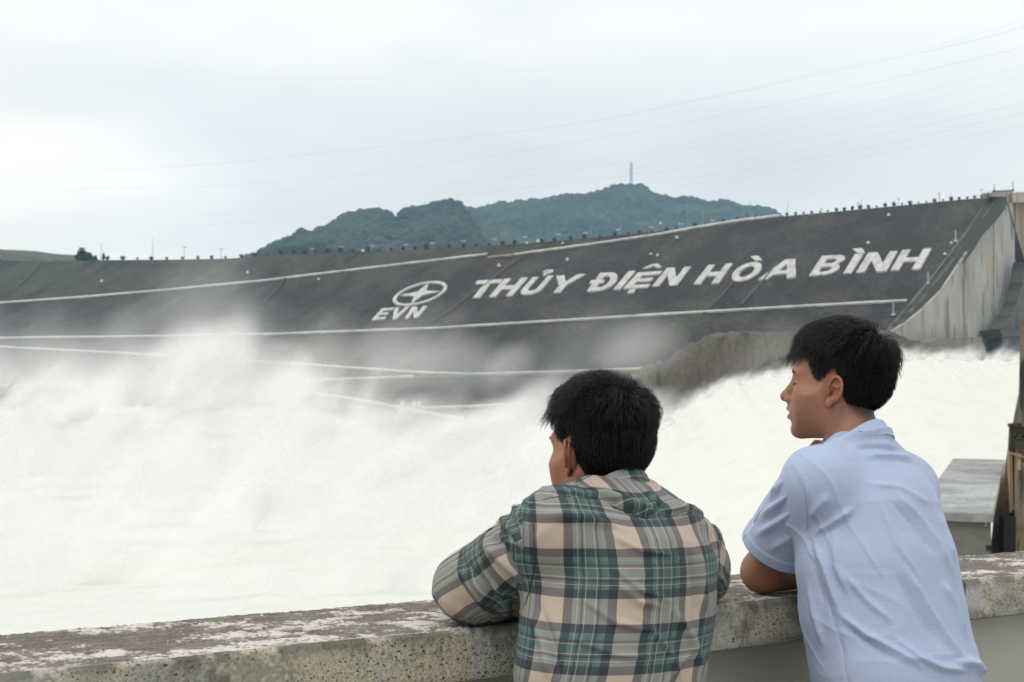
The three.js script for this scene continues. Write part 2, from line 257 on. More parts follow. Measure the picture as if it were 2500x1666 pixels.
// ================================================================== crest: shrubs, lamps, poles, survey markers, wires
function blobGeo(seed, det = 2, amp = 0.35, f = 2.2) {
  const g = new THREE.IcosahedronGeometry(1, det), a = g.attributes.position, r = V(0, 0, 0);
  for (let i = 0; i < a.count; i++) { r.fromBufferAttribute(a, i); const k = 1 + amp * fbm3(r.x * f + seed, r.y * f, r.z * f, 3); r.multiplyScalar(k); a.setXYZ(i, r.x, r.y, r.z); }
  g.computeVertexNormals(); return g;
}
function leafClump(seed, n, rx, ry, size) {            // leaf-sized faces through a crown's volume
  const R = rng(seed), pos = [], nor = [];
  for (let i = 0; i < n; i++) {
    let x, y, z; do { x = R() * 2 - 1; y = R() * 2 - 1; z = R() * 2 - 1; } while (x * x + y * y + z * z > 1 || x * x + y * y + z * z < 0.2);
    const c = V(x * rx, (y + 1) * ry, z * rx), d = V(R() - 0.5, R() - 0.5, R() - 0.5).normalize(), e = V(R() - 0.5, R() - 0.5, R() - 0.5).cross(d).normalize(), s = size * (0.6 + 0.8 * R()), nn = V(x, y + 0.5, z).normalize();
    for (const [a, b] of [[-1, -0.5], [1, -0.5], [0, 1]]) { const p = c.clone().addScaledVector(d, a * s).addScaledVector(e, b * s); pos.push(p.x, p.y, p.z); nor.push(nn.x, nn.y, nn.z); }
  }
  return geoFrom(pos, null, null, null, nor);
}
{
  const leaf = std({ color: lin(0.036, 0.050, 0.030), roughness: 1 }), wood = std({ color: lin(0.06, 0.05, 0.04), roughness: 1 });
  const proto = []; for (let k = 0; k < 4; k++) proto.push([mergeGeometries([blobGeo(k * 3.1, 2, 0.5).scale(0.72, 0.62, 0.72).translate(0, 0.48, 0).deleteAttribute('uv'), leafClump(k + 3, 150, 0.98, 0.8, 0.14)]), new THREE.CylinderGeometry(0.12, 0.18, 0.7, 6).translate(0, 0.2, 0)]);
  const R = rng(77), xs = []; for (let x = 190; x < 2440;) { xs.push(x); x += x < 560 ? 33 + R() * 6 : x < 1250 ? 27 + R() * 9 : x < 1800 ? 24 + R() * 22 : 17.5 + R() * 5; }
  for (const x of xs) {
    const p = onDam(x, polyAt(crestPx, x)).addScaledVector(NH, -0.8), k = Math.floor(R() * 4), z = -p.z / 440, s = (x > 1800 ? 0.58 : 0.70) * (0.55 + 0.8 * R()) * z;
    const t = thing('crest_shrub', 'small dark rounded shrub in the row along the dam crest', 'shrub', p, 'clipped shrubs along the dam crest');
    t.rotation.y = R() * 6; t.scale.set(s, s * (0.85 + 0.4 * R()), s); part('foliage', proto[k][0], leaf, t); part('stem', proto[k][1], wood, t);
  }
  // the dark tree and the grass ridge at the far left end
  const c = onDam(150, 637).addScaledVector(NH, -14), tr = thing('bushy_tree', 'dark bushy tree at the left end of the dam crest', 'tree', c);
  part('crown', mergeGeometries([leafClump(91, 700, 4.6, 3.0, 0.5), leafClump(92, 300, 2.6, 3.9, 0.5).translate(-1.2, 0.4, 0), blobGeo(5, 2, 0.5).scale(3.4, 2.3, 3.4).translate(0, 2.6, 0).deleteAttribute('uv')]), leaf, tr);
  part('trunk', new THREE.CylinderGeometry(0.25, 0.5, 3, 7).translate(0, 0.8, 0), wood, tr);
  for (const [x, h, lab] of [[236, 2.4, 'slim dark conifer standing by the left shrubs on the crest'], [217, 1.7, 'small dark upright tree between the bushy tree and the conifer']]) {
    const t = thing('conifer', lab, 'tree', onDam(x, 634).addScaledVector(NH, -4)); part('crown', mergeGeometries([0, 1, 2].map((k) => leafClump(60 + k + x, 130, 0.9 - k * 0.22, h * 0.28, 0.24).translate(0, h * 0.16 + k * h * 0.36, 0))), leaf, t); part('trunk', new THREE.CylinderGeometry(0.1, 0.16, h * 1.7, 6).translate(0, h * 0.8, 0), wood, t); }
}
{
  const pm = std({ color: lin(0.30, 0.31, 0.31), roughness: 0.6 }), lampM = std({ color: lin(0.72, 0.74, 0.74), roughness: 0.4 });
  const heads = [[410, 602], [500, 607], [723, 607], [793, 603], [871, 600], [954, 597], [1020, 593], [1096, 588], [1172, 583], [1247, 578], [1330, 571], [1397, 568], [1477, 560], [1560, 554], [1632, 546], [1712, 538], [1812, 528], [2072, 494], [2172, 484], [2273, 473], [2378, 462], [1981, 508]];
  const nth = 'first second third fourth fifth sixth seventh eighth ninth tenth eleventh twelfth thirteenth fourteenth fifteenth sixteenth seventeenth eighteenth nineteenth twentieth twenty-first twenty-second'.split(' '); heads.sort((a, b) => a[0] - b[0]);
  for (const [hi, [x, y]] of heads.entries()) {
    const b = onDam(x, polyAt(crestPx, x) + 1).addScaledVector(NH, -10), h = at(x, y, -b.z).y - b.y, s = -b.z / 440;
    const t = thing('crest_lamp', nth[hi] + ' from the left of the small globe lamps along the dam crest', 'street lamp', b, 'globe lamps along the dam crest');
    part('post', new THREE.CylinderGeometry(0.07 * s, 0.11 * s, h, 6).translate(0, h / 2, 0), pm, t);
    for (const dx of [-1, 1]) part('globe', new THREE.SphereGeometry(0.22 * s, 10, 8).translate(dx * 0.42 * s, h - 0.1, 0), lampM, t);
    part('crossarm', boxAt(0.8 * s, 0.1, 0.1, 0, h - 0.35 * s, 0), pm, t);
  }
  for (const [pi, [x, y]] of [[222, 592], [348, 583], [1320, 556], [1424, 548], [1496, 530], [1583, 535], [1660, 500], [1700, 520], [1815, 490], [1908, 492], [2090, 486], [2282, 467]].entries()) {
    const b = onDam(x, polyAt(crestPx, x) + 1).addScaledVector(NH, -6), h = at(x, y, -b.z).y - b.y, s = -b.z / 440;
    const t = thing('crest_pole', nth[pi] + ' from the left of the thin bare poles on the dam crest', 'pole', b, 'tall bare poles on the dam crest');
    part('mast', new THREE.CylinderGeometry(0.05 * s, 0.1 * s, h, 6).translate(0, h / 2, 0), pm, t); part('bracket', boxAt(0.5 * s, 0.09, 0.09, 0.2 * s, h - 0.3, 0), pm, t);
  }
  const mk = std({ color: lin(0.66, 0.66, 0.62), roughness: 0.8 });
  for (const [x, y, k, ml] of [[248, 689, 1, 'white survey marker at the far left above the upper berm line'], [604, 668, 1, 'white survey marker just above the upper berm line, second from the left'], [778, 684, 0.8, 'white survey marker just below the upper berm line, left of the emblem'], [886, 616, 1.1, 'white survey marker on the crest edge above the gap before the emblem'], [1218, 652, 1.2, 'white survey marker above the first letter of the lettering'], [1385, 637, 1.1, 'white survey marker above the gap between the first two words'], [1653, 583, 1.1, 'white survey marker under the upper berm line above the third word'], [1589, 623, 0.9, 'left one of two white survey markers close together above the second word'], [1606, 626, 0.9, 'right one of two white survey markers close together above the second word'], [1287, 596, 1, 'small white marker on the crest right of the rusty kerb, higher of two'], [1314, 592, 1.2, 'larger white marker on the crest right of the rusty kerb'], [2120, 596, 1.1, 'white survey marker above the accented letter of the last word'], [2170, 528, 1.1, 'white survey marker near the crest above the last word'], [2323, 596, 0.9, 'yellowish white marker beside the upper stair rail'], [2308, 623, 1, 'white marker right of the last letter, beside the stair strip'], [1374, 596, 0.8, 'small white marker on the crest above the word gap'], [1613, 548, 1, 'white marker on the crest in front of the hill foot']]) {
    const b = onDam(x, y, 0.1), s = -b.z / 440 * k * 0.4; const t = thing('survey_marker', ml, 'marker', b, 'white survey markers on the slope');
    part('plinth', boxAt(s * 2.1, s * 1.1, s * 1.7, 0, s * 0.55, 0), mk, t); part('pillar', new THREE.CylinderGeometry(s * 0.7, s * 0.8, s * 1.0, 8).translate(0, s * 1.4, 0), mk, t);
  }
  for (const [x, y, h, lab] of [[2334, 590, 27, 'thin white post on the slope beside the upper stair rail'], [2267, 694, 29, 'thin white post on the slope below the last letter'], [2182, 770, 30, 'thin white post under the right end of the middle berm line']]) {
    const b = onDam(x, y, 0.1), H = h / FPX * -b.z; const t = thing('slope_post', lab, 'post', b); part('shaft', new THREE.CylinderGeometry(0.22, 0.26, H, 8).translate(0, H / 2, 0), std({ color: lin(0.36, 0.36, 0.35) }), t); part('foot', boxAt(0.9, 0.5, 0.9, 0, 0.1, 0), mk, t);
  }
}
{ // power lines crossing the sky
  const wm = std({ color: lin(0.34, 0.36, 0.37), roughness: 0.7 });
  const W = [
    ['thickest sagging power line reaching from upper right to far left', 0.075, [[2700, -35], [2500, 64], [2218, 135], [1988, 184], [1810, 224], [1626, 260], [1478, 291], [1300, 316], [829, 369], [552, 398], [221, 416], [-100, 424]]],
    ['power line running just above the thickest one', 0.04, [[2700, -55], [2500, 47], [2218, 127], [1988, 178], [1810, 220], [1626, 258]]],
    ['dark power line second below the thickest one', 0.06, [[2700, 50], [2500, 115], [2320, 158], [2065, 219], [1810, 273], [1545, 324], [1300, 365], [900, 425], [500, 455], [100, 462]]],
    ['faint power line third from the top at the right edge', 0.035, [[2700, 112], [2500, 161], [2230, 228], [1927, 295], [1606, 365], [1200, 425]]],
    ['power line meeting the right edge just above the middle of the bundle', 0.04, [[2700, 140], [2500, 186], [2218, 255], [1759, 347], [1453, 408], [1050, 455]]],
    ['faint power line in the middle of the bundle at the right', 0.035, [[2700, 172], [2500, 218], [2167, 301], [1810, 367], [1500, 420]]],
    ['third lowest power line over the right part of the hill', 0.05, [[2700, 208], [2500, 252], [2167, 326], [1810, 393], [1453, 439], [1100, 480]]],
    ['second lowest power line over the right part of the hill', 0.05, [[2700, 232], [2500, 275], [2167, 352], [1861, 408], [1504, 459]]],
    ['lowest power line above the right part of the dam crest', 0.045, [[2700, 265], [2500, 306], [2167, 372], [1861, 428], [1600, 462]]],
    ['lowest power line over the left end of the dam', 0.05, [[-100, 545], [0, 549], [221, 557], [442, 551], [829, 530], [1100, 505]]],
    ['faint power line just above the lowest one at the left', 0.035, [[-100, 512], [0, 515], [276, 529], [552, 524], [800, 512]]]];
  for (const [lab, r, pts] of W) { const g = tube(pts.map(([x, y]) => at(x, y, 300 + (2500 - x) * 0.13)), r * 0.30, 5, 60); solo('power_line', g, wm, lab, 'power line', 'power lines across the sky'); }
}

// ================================================================== hills behind
function hill(name, sil, D, depth, seed, label) {
  const R = [];
  const g = gridGeo(150, 40, (u, v) => {
    const px = lerp(sil[0][0], sil[sil.length - 1][0], u), top = at(px, polyAt(sil, px) + (D > 2000 ? 17 + 3 * noise2(px / 22, 6) : D > 1500 ? 13 + 7 * noise2(px / 16, 3) + 4 * noise2(px / 6, 5) : 3), D), base = at(px, 720, D).y;
    const k = Math.max(0, v < 0.7 ? v / 0.7 : 1 - (v - 0.7) / 0.3), s = Math.sin(k * Math.PI / 2) ** 1.15, off = (v - 0.7) * depth * (v < 0.7 ? 1.3 : 2.2);
    const z = -(D + off), sc = (D + off) / D, h = lerp(base, top.y, s) + (v === 0.7 ? 0 : (1 - s) * 22 * sstep(0, 0.15, u) * sstep(1, 0.9, u) * fbm3(px / 70, v * 8, seed, 3));
    return { p: V(top.x * (v < 0.7 ? sc : 1 + 0.2 * (sc - 1)), h, z), uv: [u * 40, v * 10] };
  });
  const m = solo(name, flip(g), std({ color: lin(0.030, 0.042, 0.028), roughness: 1 }), null, null, null, 'structure');
  return { g, m, sil };
}
const karst = hill('karst_hill', [[590, 652], [622, 634], [650, 617], [690, 597], [727, 581], [782, 573], [821, 549], [860, 531], [909, 521], [943, 529], [967, 546], [987, 528], [1009, 517], [1042, 514], [1064, 506], [1097, 500], [1114, 507], [1130, 527], [1152, 549], [1161, 571], [1190, 610], [1215, 640]], 1700, 420, 3);
const forest = hill('forest_hill', [[1020, 600], [1060, 540], [1119, 513], [1175, 518], [1197, 510], [1235, 502], [1307, 496], [1390, 482], [1429, 481], [1484, 471], [1509, 458], [1539, 463], [1561, 456], [1594, 480], [1639, 491], [1677, 488], [1722, 499], [1782, 498], [1815, 510], [1871, 514], [1898, 526], [1930, 560], [1960, 600]], 2300, 620, 8);
{ const ridge = hill('grass_ridge', [[-200, 600], [-60, 606], [0, 610], [90, 616], [190, 625], [260, 640]], 900, 120, 5); ridge.m.material.color = lin(0.085, 0.092, 0.06); }
function plantHill(h, name, n, size, seed, skip, tint) {
  const geo = blobGeo(seed, 1, 0.9, 1.6), R = rng(seed * 31 + 5), a = h.g.attributes.position, mat = std({ color: lin(1, 1, 1), roughness: 1 });
  const list = []; for (let i = 0; i < n; i++) {
    const c = Math.floor(R() * 150), r = Math.floor(Math.pow(R(), 0.7) * 31.5), fu = R(), fv = R(), q = (ii, jj) => V(0, 0, 0).fromBufferAttribute(a, jj * 151 + ii);
    const p = q(c, r).lerp(q(c + 1, r), fu).lerp(q(c, r + 1).lerp(q(c + 1, r + 1), fu), fv); if (p.y < 70) continue; { const e = proj(p), sl = polyAt(h.sil, e[0]); if (e[1] < sl + 6) continue; } if (skip && skip(p, R)) continue; list.push(p);
  }
  for (let c = 6; c < 146; c++) for (let k = 0; k < 3; k++) { const p = V(0, 0, 0).fromBufferAttribute(a, 28 * 151 + c).lerp(V(0, 0, 0).fromBufferAttribute(a, 28 * 151 + c + 1), R()); p.z += R() * 40 - 10; list.push(p); }
  const im = new THREE.InstancedMesh(geo, mat, list.length), M = new THREE.Matrix4(), Q = new THREE.Quaternion(), col = new THREE.Color();
  list.forEach((p, i) => { const s = size * (0.55 + 0.75 * R() * R() + 0.25 * R()); Q.setFromEuler(new THREE.Euler(R() * 0.6, R() * 6.3, R() * 0.6)); M.compose(p.add(V(0, s * 0.35, 0)), Q, V(s, s * (0.7 + 0.5 * R()), s)); im.setMatrixAt(i, M);
    const n1 = fbm3(p.x / 60, p.y / 40, p.z / 60, 3), k = 0.75 + 0.5 * R() + 0.9 * n1, y = 0.5 + 0.8 * n1; col.setRGB(tint[0] * k * (1 + 0.5 * y), tint[1] * k * (1 + 0.2 * y), tint[2] * k); im.setColorAt(i, col); });
  im.name = numbered(name); shade(im); scene.add(im); tag(im, name === 'karst_trees' ? 'dense dark trees covering the rounded karst hill behind the dam' : 'dense forest covering the long hill with the mast', 'trees', null, 'stuff');
}
plantHill(karst, 'karst_trees', 9000, 5.6, 4, (p, R) => { const [x, y] = proj(p); return (Math.hypot((x - 1098) / 9, (y - 540) / 22) < 1 || Math.hypot((x - 1006) / 8, (y - 575) / 14) < 1 || Math.hypot((x - 898) / 8, (y - 592) / 9) < 1) && R() < 0.9; }, [0.024, 0.036, 0.024]);
plantHill(forest, 'forest_trees', 17000, 7.6, 9, null, [0.030, 0.050, 0.028]);
{ // bare cliff faces on the karst
  const cm = std({ map: paintTex, color: lin(0.42, 0.40, 0.40), roughness: 1 });
  for (const [x, y, w, h, lab] of [[1098, 545, 8, 42, 'pale upright bare cliff face on the right karst dome'], [1006, 575, 10, 26, 'pale cliff patch low in the middle of the karst hill'], [898, 592, 12, 16, 'small pale cliff patch at the left foot of the karst hill']]) {
    const g = new THREE.IcosahedronGeometry(1, 4), a = g.attributes.position, r = V(0, 0, 0), s = 1600 / FPX; for (let i = 0; i < a.count; i++) { r.fromBufferAttribute(a, i); const k = 1 + 0.5 * fbm3(r.x * 1.7 + x, r.y * 2.5, r.z * 1.7, 4); a.setXYZ(i, r.x * k * w * s * 0.55, r.y * k * h * s * 0.5, r.z * k * 22); }
    g.computeVertexNormals(); const m = solo('cliff_face', g, cm, lab, 'cliff'); m.position.copy(at(x, y, 1650 - (640 - y) * -0.2)); } }
{ // lattice mast on the summit
  const b = at(1541, 464, 2300), H = at(1541, 397, 2300).y - b.y, w = 4.2, m = std({ color: lin(0.30, 0.31, 0.32), roughness: 0.6 }), t = thing('lattice_mast', 'tall lattice radio mast on the summit of the forested hill', 'radio mast', b), gs = [], br = [];
  const bar = (p, q, r) => { const d = q.clone().sub(p), g = new THREE.CylinderGeometry(r, r, d.length(), 5); g.applyQuaternion(new THREE.Quaternion().setFromUnitVectors(V(0, 1, 0), d.normalize())); return g.translate((p.x + q.x) / 2, (p.y + q.y) / 2, (p.z + q.z) / 2); };
  const C = (i, k) => { const a = (i + 0.5) * Math.PI / 2, ww = w * (0.78 - 0.42 * k); return V(Math.cos(a) * ww, k * H, Math.sin(a) * ww); };
  for (let i = 0; i < 4; i++) part('leg', bar(C(i, -0.1), C(i, 1), 0.42), m, t);
  for (let i = 0; i < 4; i++) for (let k = 0; k < 9; k++) br.push(bar(C(i, k / 9), C((i + 1) % 4, (k + 1) / 9), 0.26), bar(C(i, k / 9), C((i + 1) % 4, k / 9), 0.24));
  part('bracing', mergeGeometries(br), m, t); part('antenna', new THREE.CylinderGeometry(0.2, 0.3, H * 0.14, 6).translate(0, H * 1.06, 0), m, t);
  for (const [k, dx] of [[0.92, 1.6], [0.78, 1.8], [0.62, 2.0]]) part('dish', new THREE.CylinderGeometry(1.1, 0.8, 0.9, 12).rotateX(Math.PI / 2).translate(dx * 1.3, k * H, 1.6), m, t); }

// ================================================================== SPILLWAY WALL, CLIFF, PIERS
const concTex = (() => {
  const W = 1024, H = 1024;                              // 60 m x 60 m
  return canvasTex(W, H, (x, y) => {
    const u = x / W * 60, v = y / H * 60;
    const streak = fbm2(u / 3.0, v / 15, 5, 3), fine = fbm2(u / 0.9, v / 5, 4, 9), blot = fbm2(u / 6, v / 9, 4, 13), lift = Math.abs((v / 3) % 1 - 0.5) > 0.485 ? 0.88 : 1;
    let c = mix3([0.31, 0.295, 0.26], [0.42, 0.405, 0.36], clamp(0.5 + blot));
    const dark = sstep(0.16, 0.5, streak * 1.1 + 0.4 * fine + 0.5 * blot);
    c = mix3(c, [0.15, 0.148, 0.145], dark * (0.42 + 0.45 * sstep(0.0, 0.4, blot)));
    c = mix3(c, [0.44, 0.31, 0.18], sstep(0.25, 0.6, fbm2(u / 3, v / 10, 3, 31)) * 0.5);
    const g = lift * (0.9 + 0.2 * hash3(x, y, 4)); return [c[0] * g, c[1] * g, c[2] * g];
  });
})();
concTex.repeat.set(1 / 60, 1 / 60);
const concrete = std({ map: concTex, roughness: 0.95 }), darkConc = std({ map: concTex, color: lin(0.30, 0.29, 0.285), roughness: 0.95 }), beigeConc = std({ map: concTex, color: lin(1.15, 0.98, 0.82), roughness: 0.95 });
const WC = STRIKE.dot(onDam(2372, 601)), onWall = (px, py, out = 0) => onPlane(px, py, STRIKE, WC - out);   // vertical wall through the right edge of the slope
{
  const w = thing('spillway_wall', 'tall stained grey concrete spillway wall rising beside the dam slope, lettering to its left', 'wall', null);
  const S = (name, px, out, back, mat) => part(name, slab(px.map(([x, y]) => onWall(x, y, out)), STRIKE.clone().multiplyScalar(back), 1), mat, w);
  S('wall_panel', [[2174, 811], [2210, 790], [2255, 754], [2300, 709], [2342, 646], [2352.5, 630], [2352.5, 905], [2174, 905]], 0, 0.7, concrete);
  S('wall_panel', [[2355, 627], [2372, 601], [2420, 530], [2425.5, 521], [2425.5, 905], [2355, 905]], 0, 0.7, concrete);
  S('wall_panel', [[2428, 517], [2450, 481], [2462, 470], [2473, 469], [2478, 560], [2478, 670], [2470, 760], [2449, 803], [2446, 905], [2428, 905]], 0.25, 4, concrete);
  S('wall_footing', [[2262, 838], [2294, 826], [2396, 823], [2424, 905], [2240, 905]], 5, 5.1, std({ map: concTex, color: lin(0.55, 0.54, 0.52), roughness: 0.95 }));
  S('back_filling', [[2352.8, 640], [2428, 525], [2428, 905], [2352.8, 905]], -1.2, 2, darkConc);
  const b = thing('spillway_bridge', 'beige concrete bridge deck on a brown pier at the top right corner of the dam', 'bridge', null), B = (name, px, out, back, mat) => part(name, slab(px.map(([x, y]) => onWall(x, y, out)), STRIKE.clone().multiplyScalar(back), 1), mat, b);
  B('deck_beam', [[2473, 470], [2580, 464], [2580, 492], [2473, 494]], 1.5, 9, beigeConc);
  B('deck_beam', [[2424, 470], [2462, 468], [2473, 466.5], [2473, 470], [2455, 480], [2424, 480]], 0.6, 3, beigeConc);
  B('pier', [[2480, 495], [2580, 493], [2580, 690], [2480, 720]], -2, 6, std({ map: concTex, color: lin(0.82, 0.66, 0.55), roughness: 0.95 }));
  B('railing', [[2424, 466], [2473, 463], [2473, 464.2], [2424, 467.2]], 0.8, 0.4, darkConc);
  for (let k = 0; k < 14; k++) B('railing_post', [[2426 + k * 3.5, 466.5 - k * 0.2], [2426.6 + k * 3.5, 466.5 - k * 0.2], [2426.6 + k * 3.5, 470 - k * 0.2], [2426 + k * 3.5, 470 - k * 0.2]], 0.9, 0.3, darkConc);
  for (const [x, y0, y1, lab] of [[2474, 442, 466, 'tall thin pole on the bridge deck at the top right'], [2428, 451, 467, 'thin pole at the left end of the bridge deck'], [2413, 467, 480, 'short dark pole at the right end of the dam crest']]) {
    const p0 = onWall(x, y1, 0.8), h = onWall(x, y0, 0.8).y - p0.y, t = thing('bridge_pole', lab, 'pole', p0); part('shaft', new THREE.CylinderGeometry(0.09, 0.16, h, 6).translate(0, h / 2, 0), darkConc, t); part('base', boxAt(0.6, 0.4, 0.6, 0, 0.1, 0), darkConc, t); }
  // chute: dark curved ogee with a gate opening below
  const c = thing('spillway_chute', 'dark curved spillway chute with a black gate opening above the torrent', 'spillway', null);
  const curve = [[2506, 640], [2497, 690], [2486, 735], [2470, 770], [2447, 804]], gC = [];
  for (let i = 0; i < curve.length - 1; i++) gC.push(slab([onWall(...curve[i], 6), onWall(...curve[i + 1], 6), onWall(curve[i + 1][0] + 5, curve[i + 1][1] + 1.5, 6), onWall(curve[i][0] + 5, curve[i][1] + 1.5, 6)], STRIKE.clone().multiplyScalar(4)));
  part('chute_edge', mergeGeometries(gC), darkConc, c);
  part('chute_side', slab([[2510, 655], [2492, 735], [2476, 772], [2451, 806], [2600, 806], [2600, 655]].map(([x, y]) => onWall(x, y, 5)), STRIKE.clone().multiplyScalar(3), 1), std({ map: concTex, color: lin(0.30, 0.275, 0.265), roughness: 0.95 }), c);
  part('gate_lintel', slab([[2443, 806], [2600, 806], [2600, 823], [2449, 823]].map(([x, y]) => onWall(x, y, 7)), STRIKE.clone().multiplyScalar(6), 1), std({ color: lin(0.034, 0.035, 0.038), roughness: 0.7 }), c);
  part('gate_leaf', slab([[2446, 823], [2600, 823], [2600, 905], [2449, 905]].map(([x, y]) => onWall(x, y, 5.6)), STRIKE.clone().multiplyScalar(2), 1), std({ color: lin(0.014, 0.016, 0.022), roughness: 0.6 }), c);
}
{ // brown rock cliff lining the flume
  const top = [[1520, 950], [1560, 922], [1607, 901], [1640, 888], [1683, 862], [1719, 840], [1746, 829], [1775, 824], [1815, 819], [1877, 818], [1930, 822], [2000, 826], [2060, 815], [2120, 806], [2174, 812], [2220, 832], [2300, 850]];
  const tex = canvasTex(1024, 512, (x, y) => { const u = x / 8, v = y / 8, s = fbm2(u / 3.2, v / 18, 4, 3), b = fbm2(u / 16, v / 12, 4, 11), f = fbm2(u / 1.2, v / 1.5, 3, 5); let c = mix3([0.22, 0.172, 0.13], [0.33, 0.255, 0.19], clamp(0.5 + 0.9 * b + 0.4 * s)); c = mix3(c, [0.12, 0.112, 0.10], 0.7 * sstep(0.05, 0.6, s + 0.4 * f)); c = mix3(c, [0.27, 0.25, 0.16], sstep(0.8, 0.99, y / 512 + 0.22 * f) * 0.8); const k = 1 + 0.35 * f; return c.map((q) => q * k); });
  const mat = std({ map: tex, roughness: 1, bumpMap: rockBump, bumpScale: 0.5 });
  const g = gridGeo(260, 90, (u, v) => {
    const px = lerp(1520, 2300, u), py = polyAt(top, px) + 2.2 * noise2(px / 9, 3) + 1.2 * noise2(px / 3.5, 8);
    if (v < 0.25) { const q = at(px, py, 330); const k = v / 0.25; return { p: q.add(V(0, 1.5 * Math.sin(k * 3.1), -30 * (1 - k))).add(V(0, 0.6 * noise3(px / 8, v * 9, 2), 0)), uv: [px / 260, 1 + (0.25 - v)] }; }
    const k = (v - 0.25) / 0.75, q = at(px, lerp(py, 1130, k), 330 - 16 * k);
    const d = 1.6 * fbm3(px / 26, k * 1.6, 1, 3) + 0.5 * fbm3(px / 6, k * 5, 4, 3); return { p: q.add(V(d * 0.3, 0, d)), uv: [px / 260, 1 - k * 0.9] };
  });
  solo('rock_cliff', flip(g), mat, 'brown streaked rock cliff curving above the torrent in front of the dam', 'cliff', null, 'structure');
}
{ // grey sloped block below the torrent
  const t = thing('concrete_block', 'grey concrete block with a sloping stained top below the torrent at right', 'concrete block', null);
  const tex = canvasTex(512, 512, (x, y) => { const b = fbm2(x / 90, y / 90, 5, 3), f = fbm2(x / 9, y / 14, 4, 8); let c = mix3([0.28, 0.285, 0.28], [0.40, 0.405, 0.40], clamp(0.5 + 1.6 * b)); c = mix3(c, [0.42, 0.38, 0.29], sstep(0.3, 0.6, fbm2(x / 40, y / 40, 3, 21)) * 0.6); const k = 1 + 0.3 * f; return c.map((q) => q * k); });
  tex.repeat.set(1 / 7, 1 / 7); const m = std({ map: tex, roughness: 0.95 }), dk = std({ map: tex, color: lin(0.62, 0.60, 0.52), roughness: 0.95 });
  const far = [at(2328, 1119.5, 62), at(2454, 1123, 61)], near = [at(2236, 1247, 41), at(2424, 1254, 40)];
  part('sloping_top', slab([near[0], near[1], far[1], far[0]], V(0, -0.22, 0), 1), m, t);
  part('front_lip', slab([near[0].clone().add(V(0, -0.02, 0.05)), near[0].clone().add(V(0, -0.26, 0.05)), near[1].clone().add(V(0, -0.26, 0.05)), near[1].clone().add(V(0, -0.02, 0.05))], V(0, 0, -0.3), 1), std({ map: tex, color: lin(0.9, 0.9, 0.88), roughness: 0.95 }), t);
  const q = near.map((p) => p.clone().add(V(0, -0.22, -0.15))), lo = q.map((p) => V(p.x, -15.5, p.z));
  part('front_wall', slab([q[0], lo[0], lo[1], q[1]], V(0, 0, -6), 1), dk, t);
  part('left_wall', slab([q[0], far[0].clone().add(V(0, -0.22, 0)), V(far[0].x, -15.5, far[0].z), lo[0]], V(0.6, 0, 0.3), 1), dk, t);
  part('rust_stain', slab([[2407, 1262], [2412, 1262], [2411, 1287], [2408, 1287]].map(([x, y]) => at(x, y, 40.08)), V(0, 0, -0.2), 1), std({ color: lin(0.36, 0.22, 0.13), roughness: 1 }), t);
  part('drain_hole', slab([[2412, 1333], [2424, 1333], [2424, 1344], [2412, 1344]].map(([x, y]) => at(x, y, 40.06)), V(0, 0, -0.2), 1), std({ color: lin(0.02, 0.02, 0.02), roughness: 1 }), t);
}
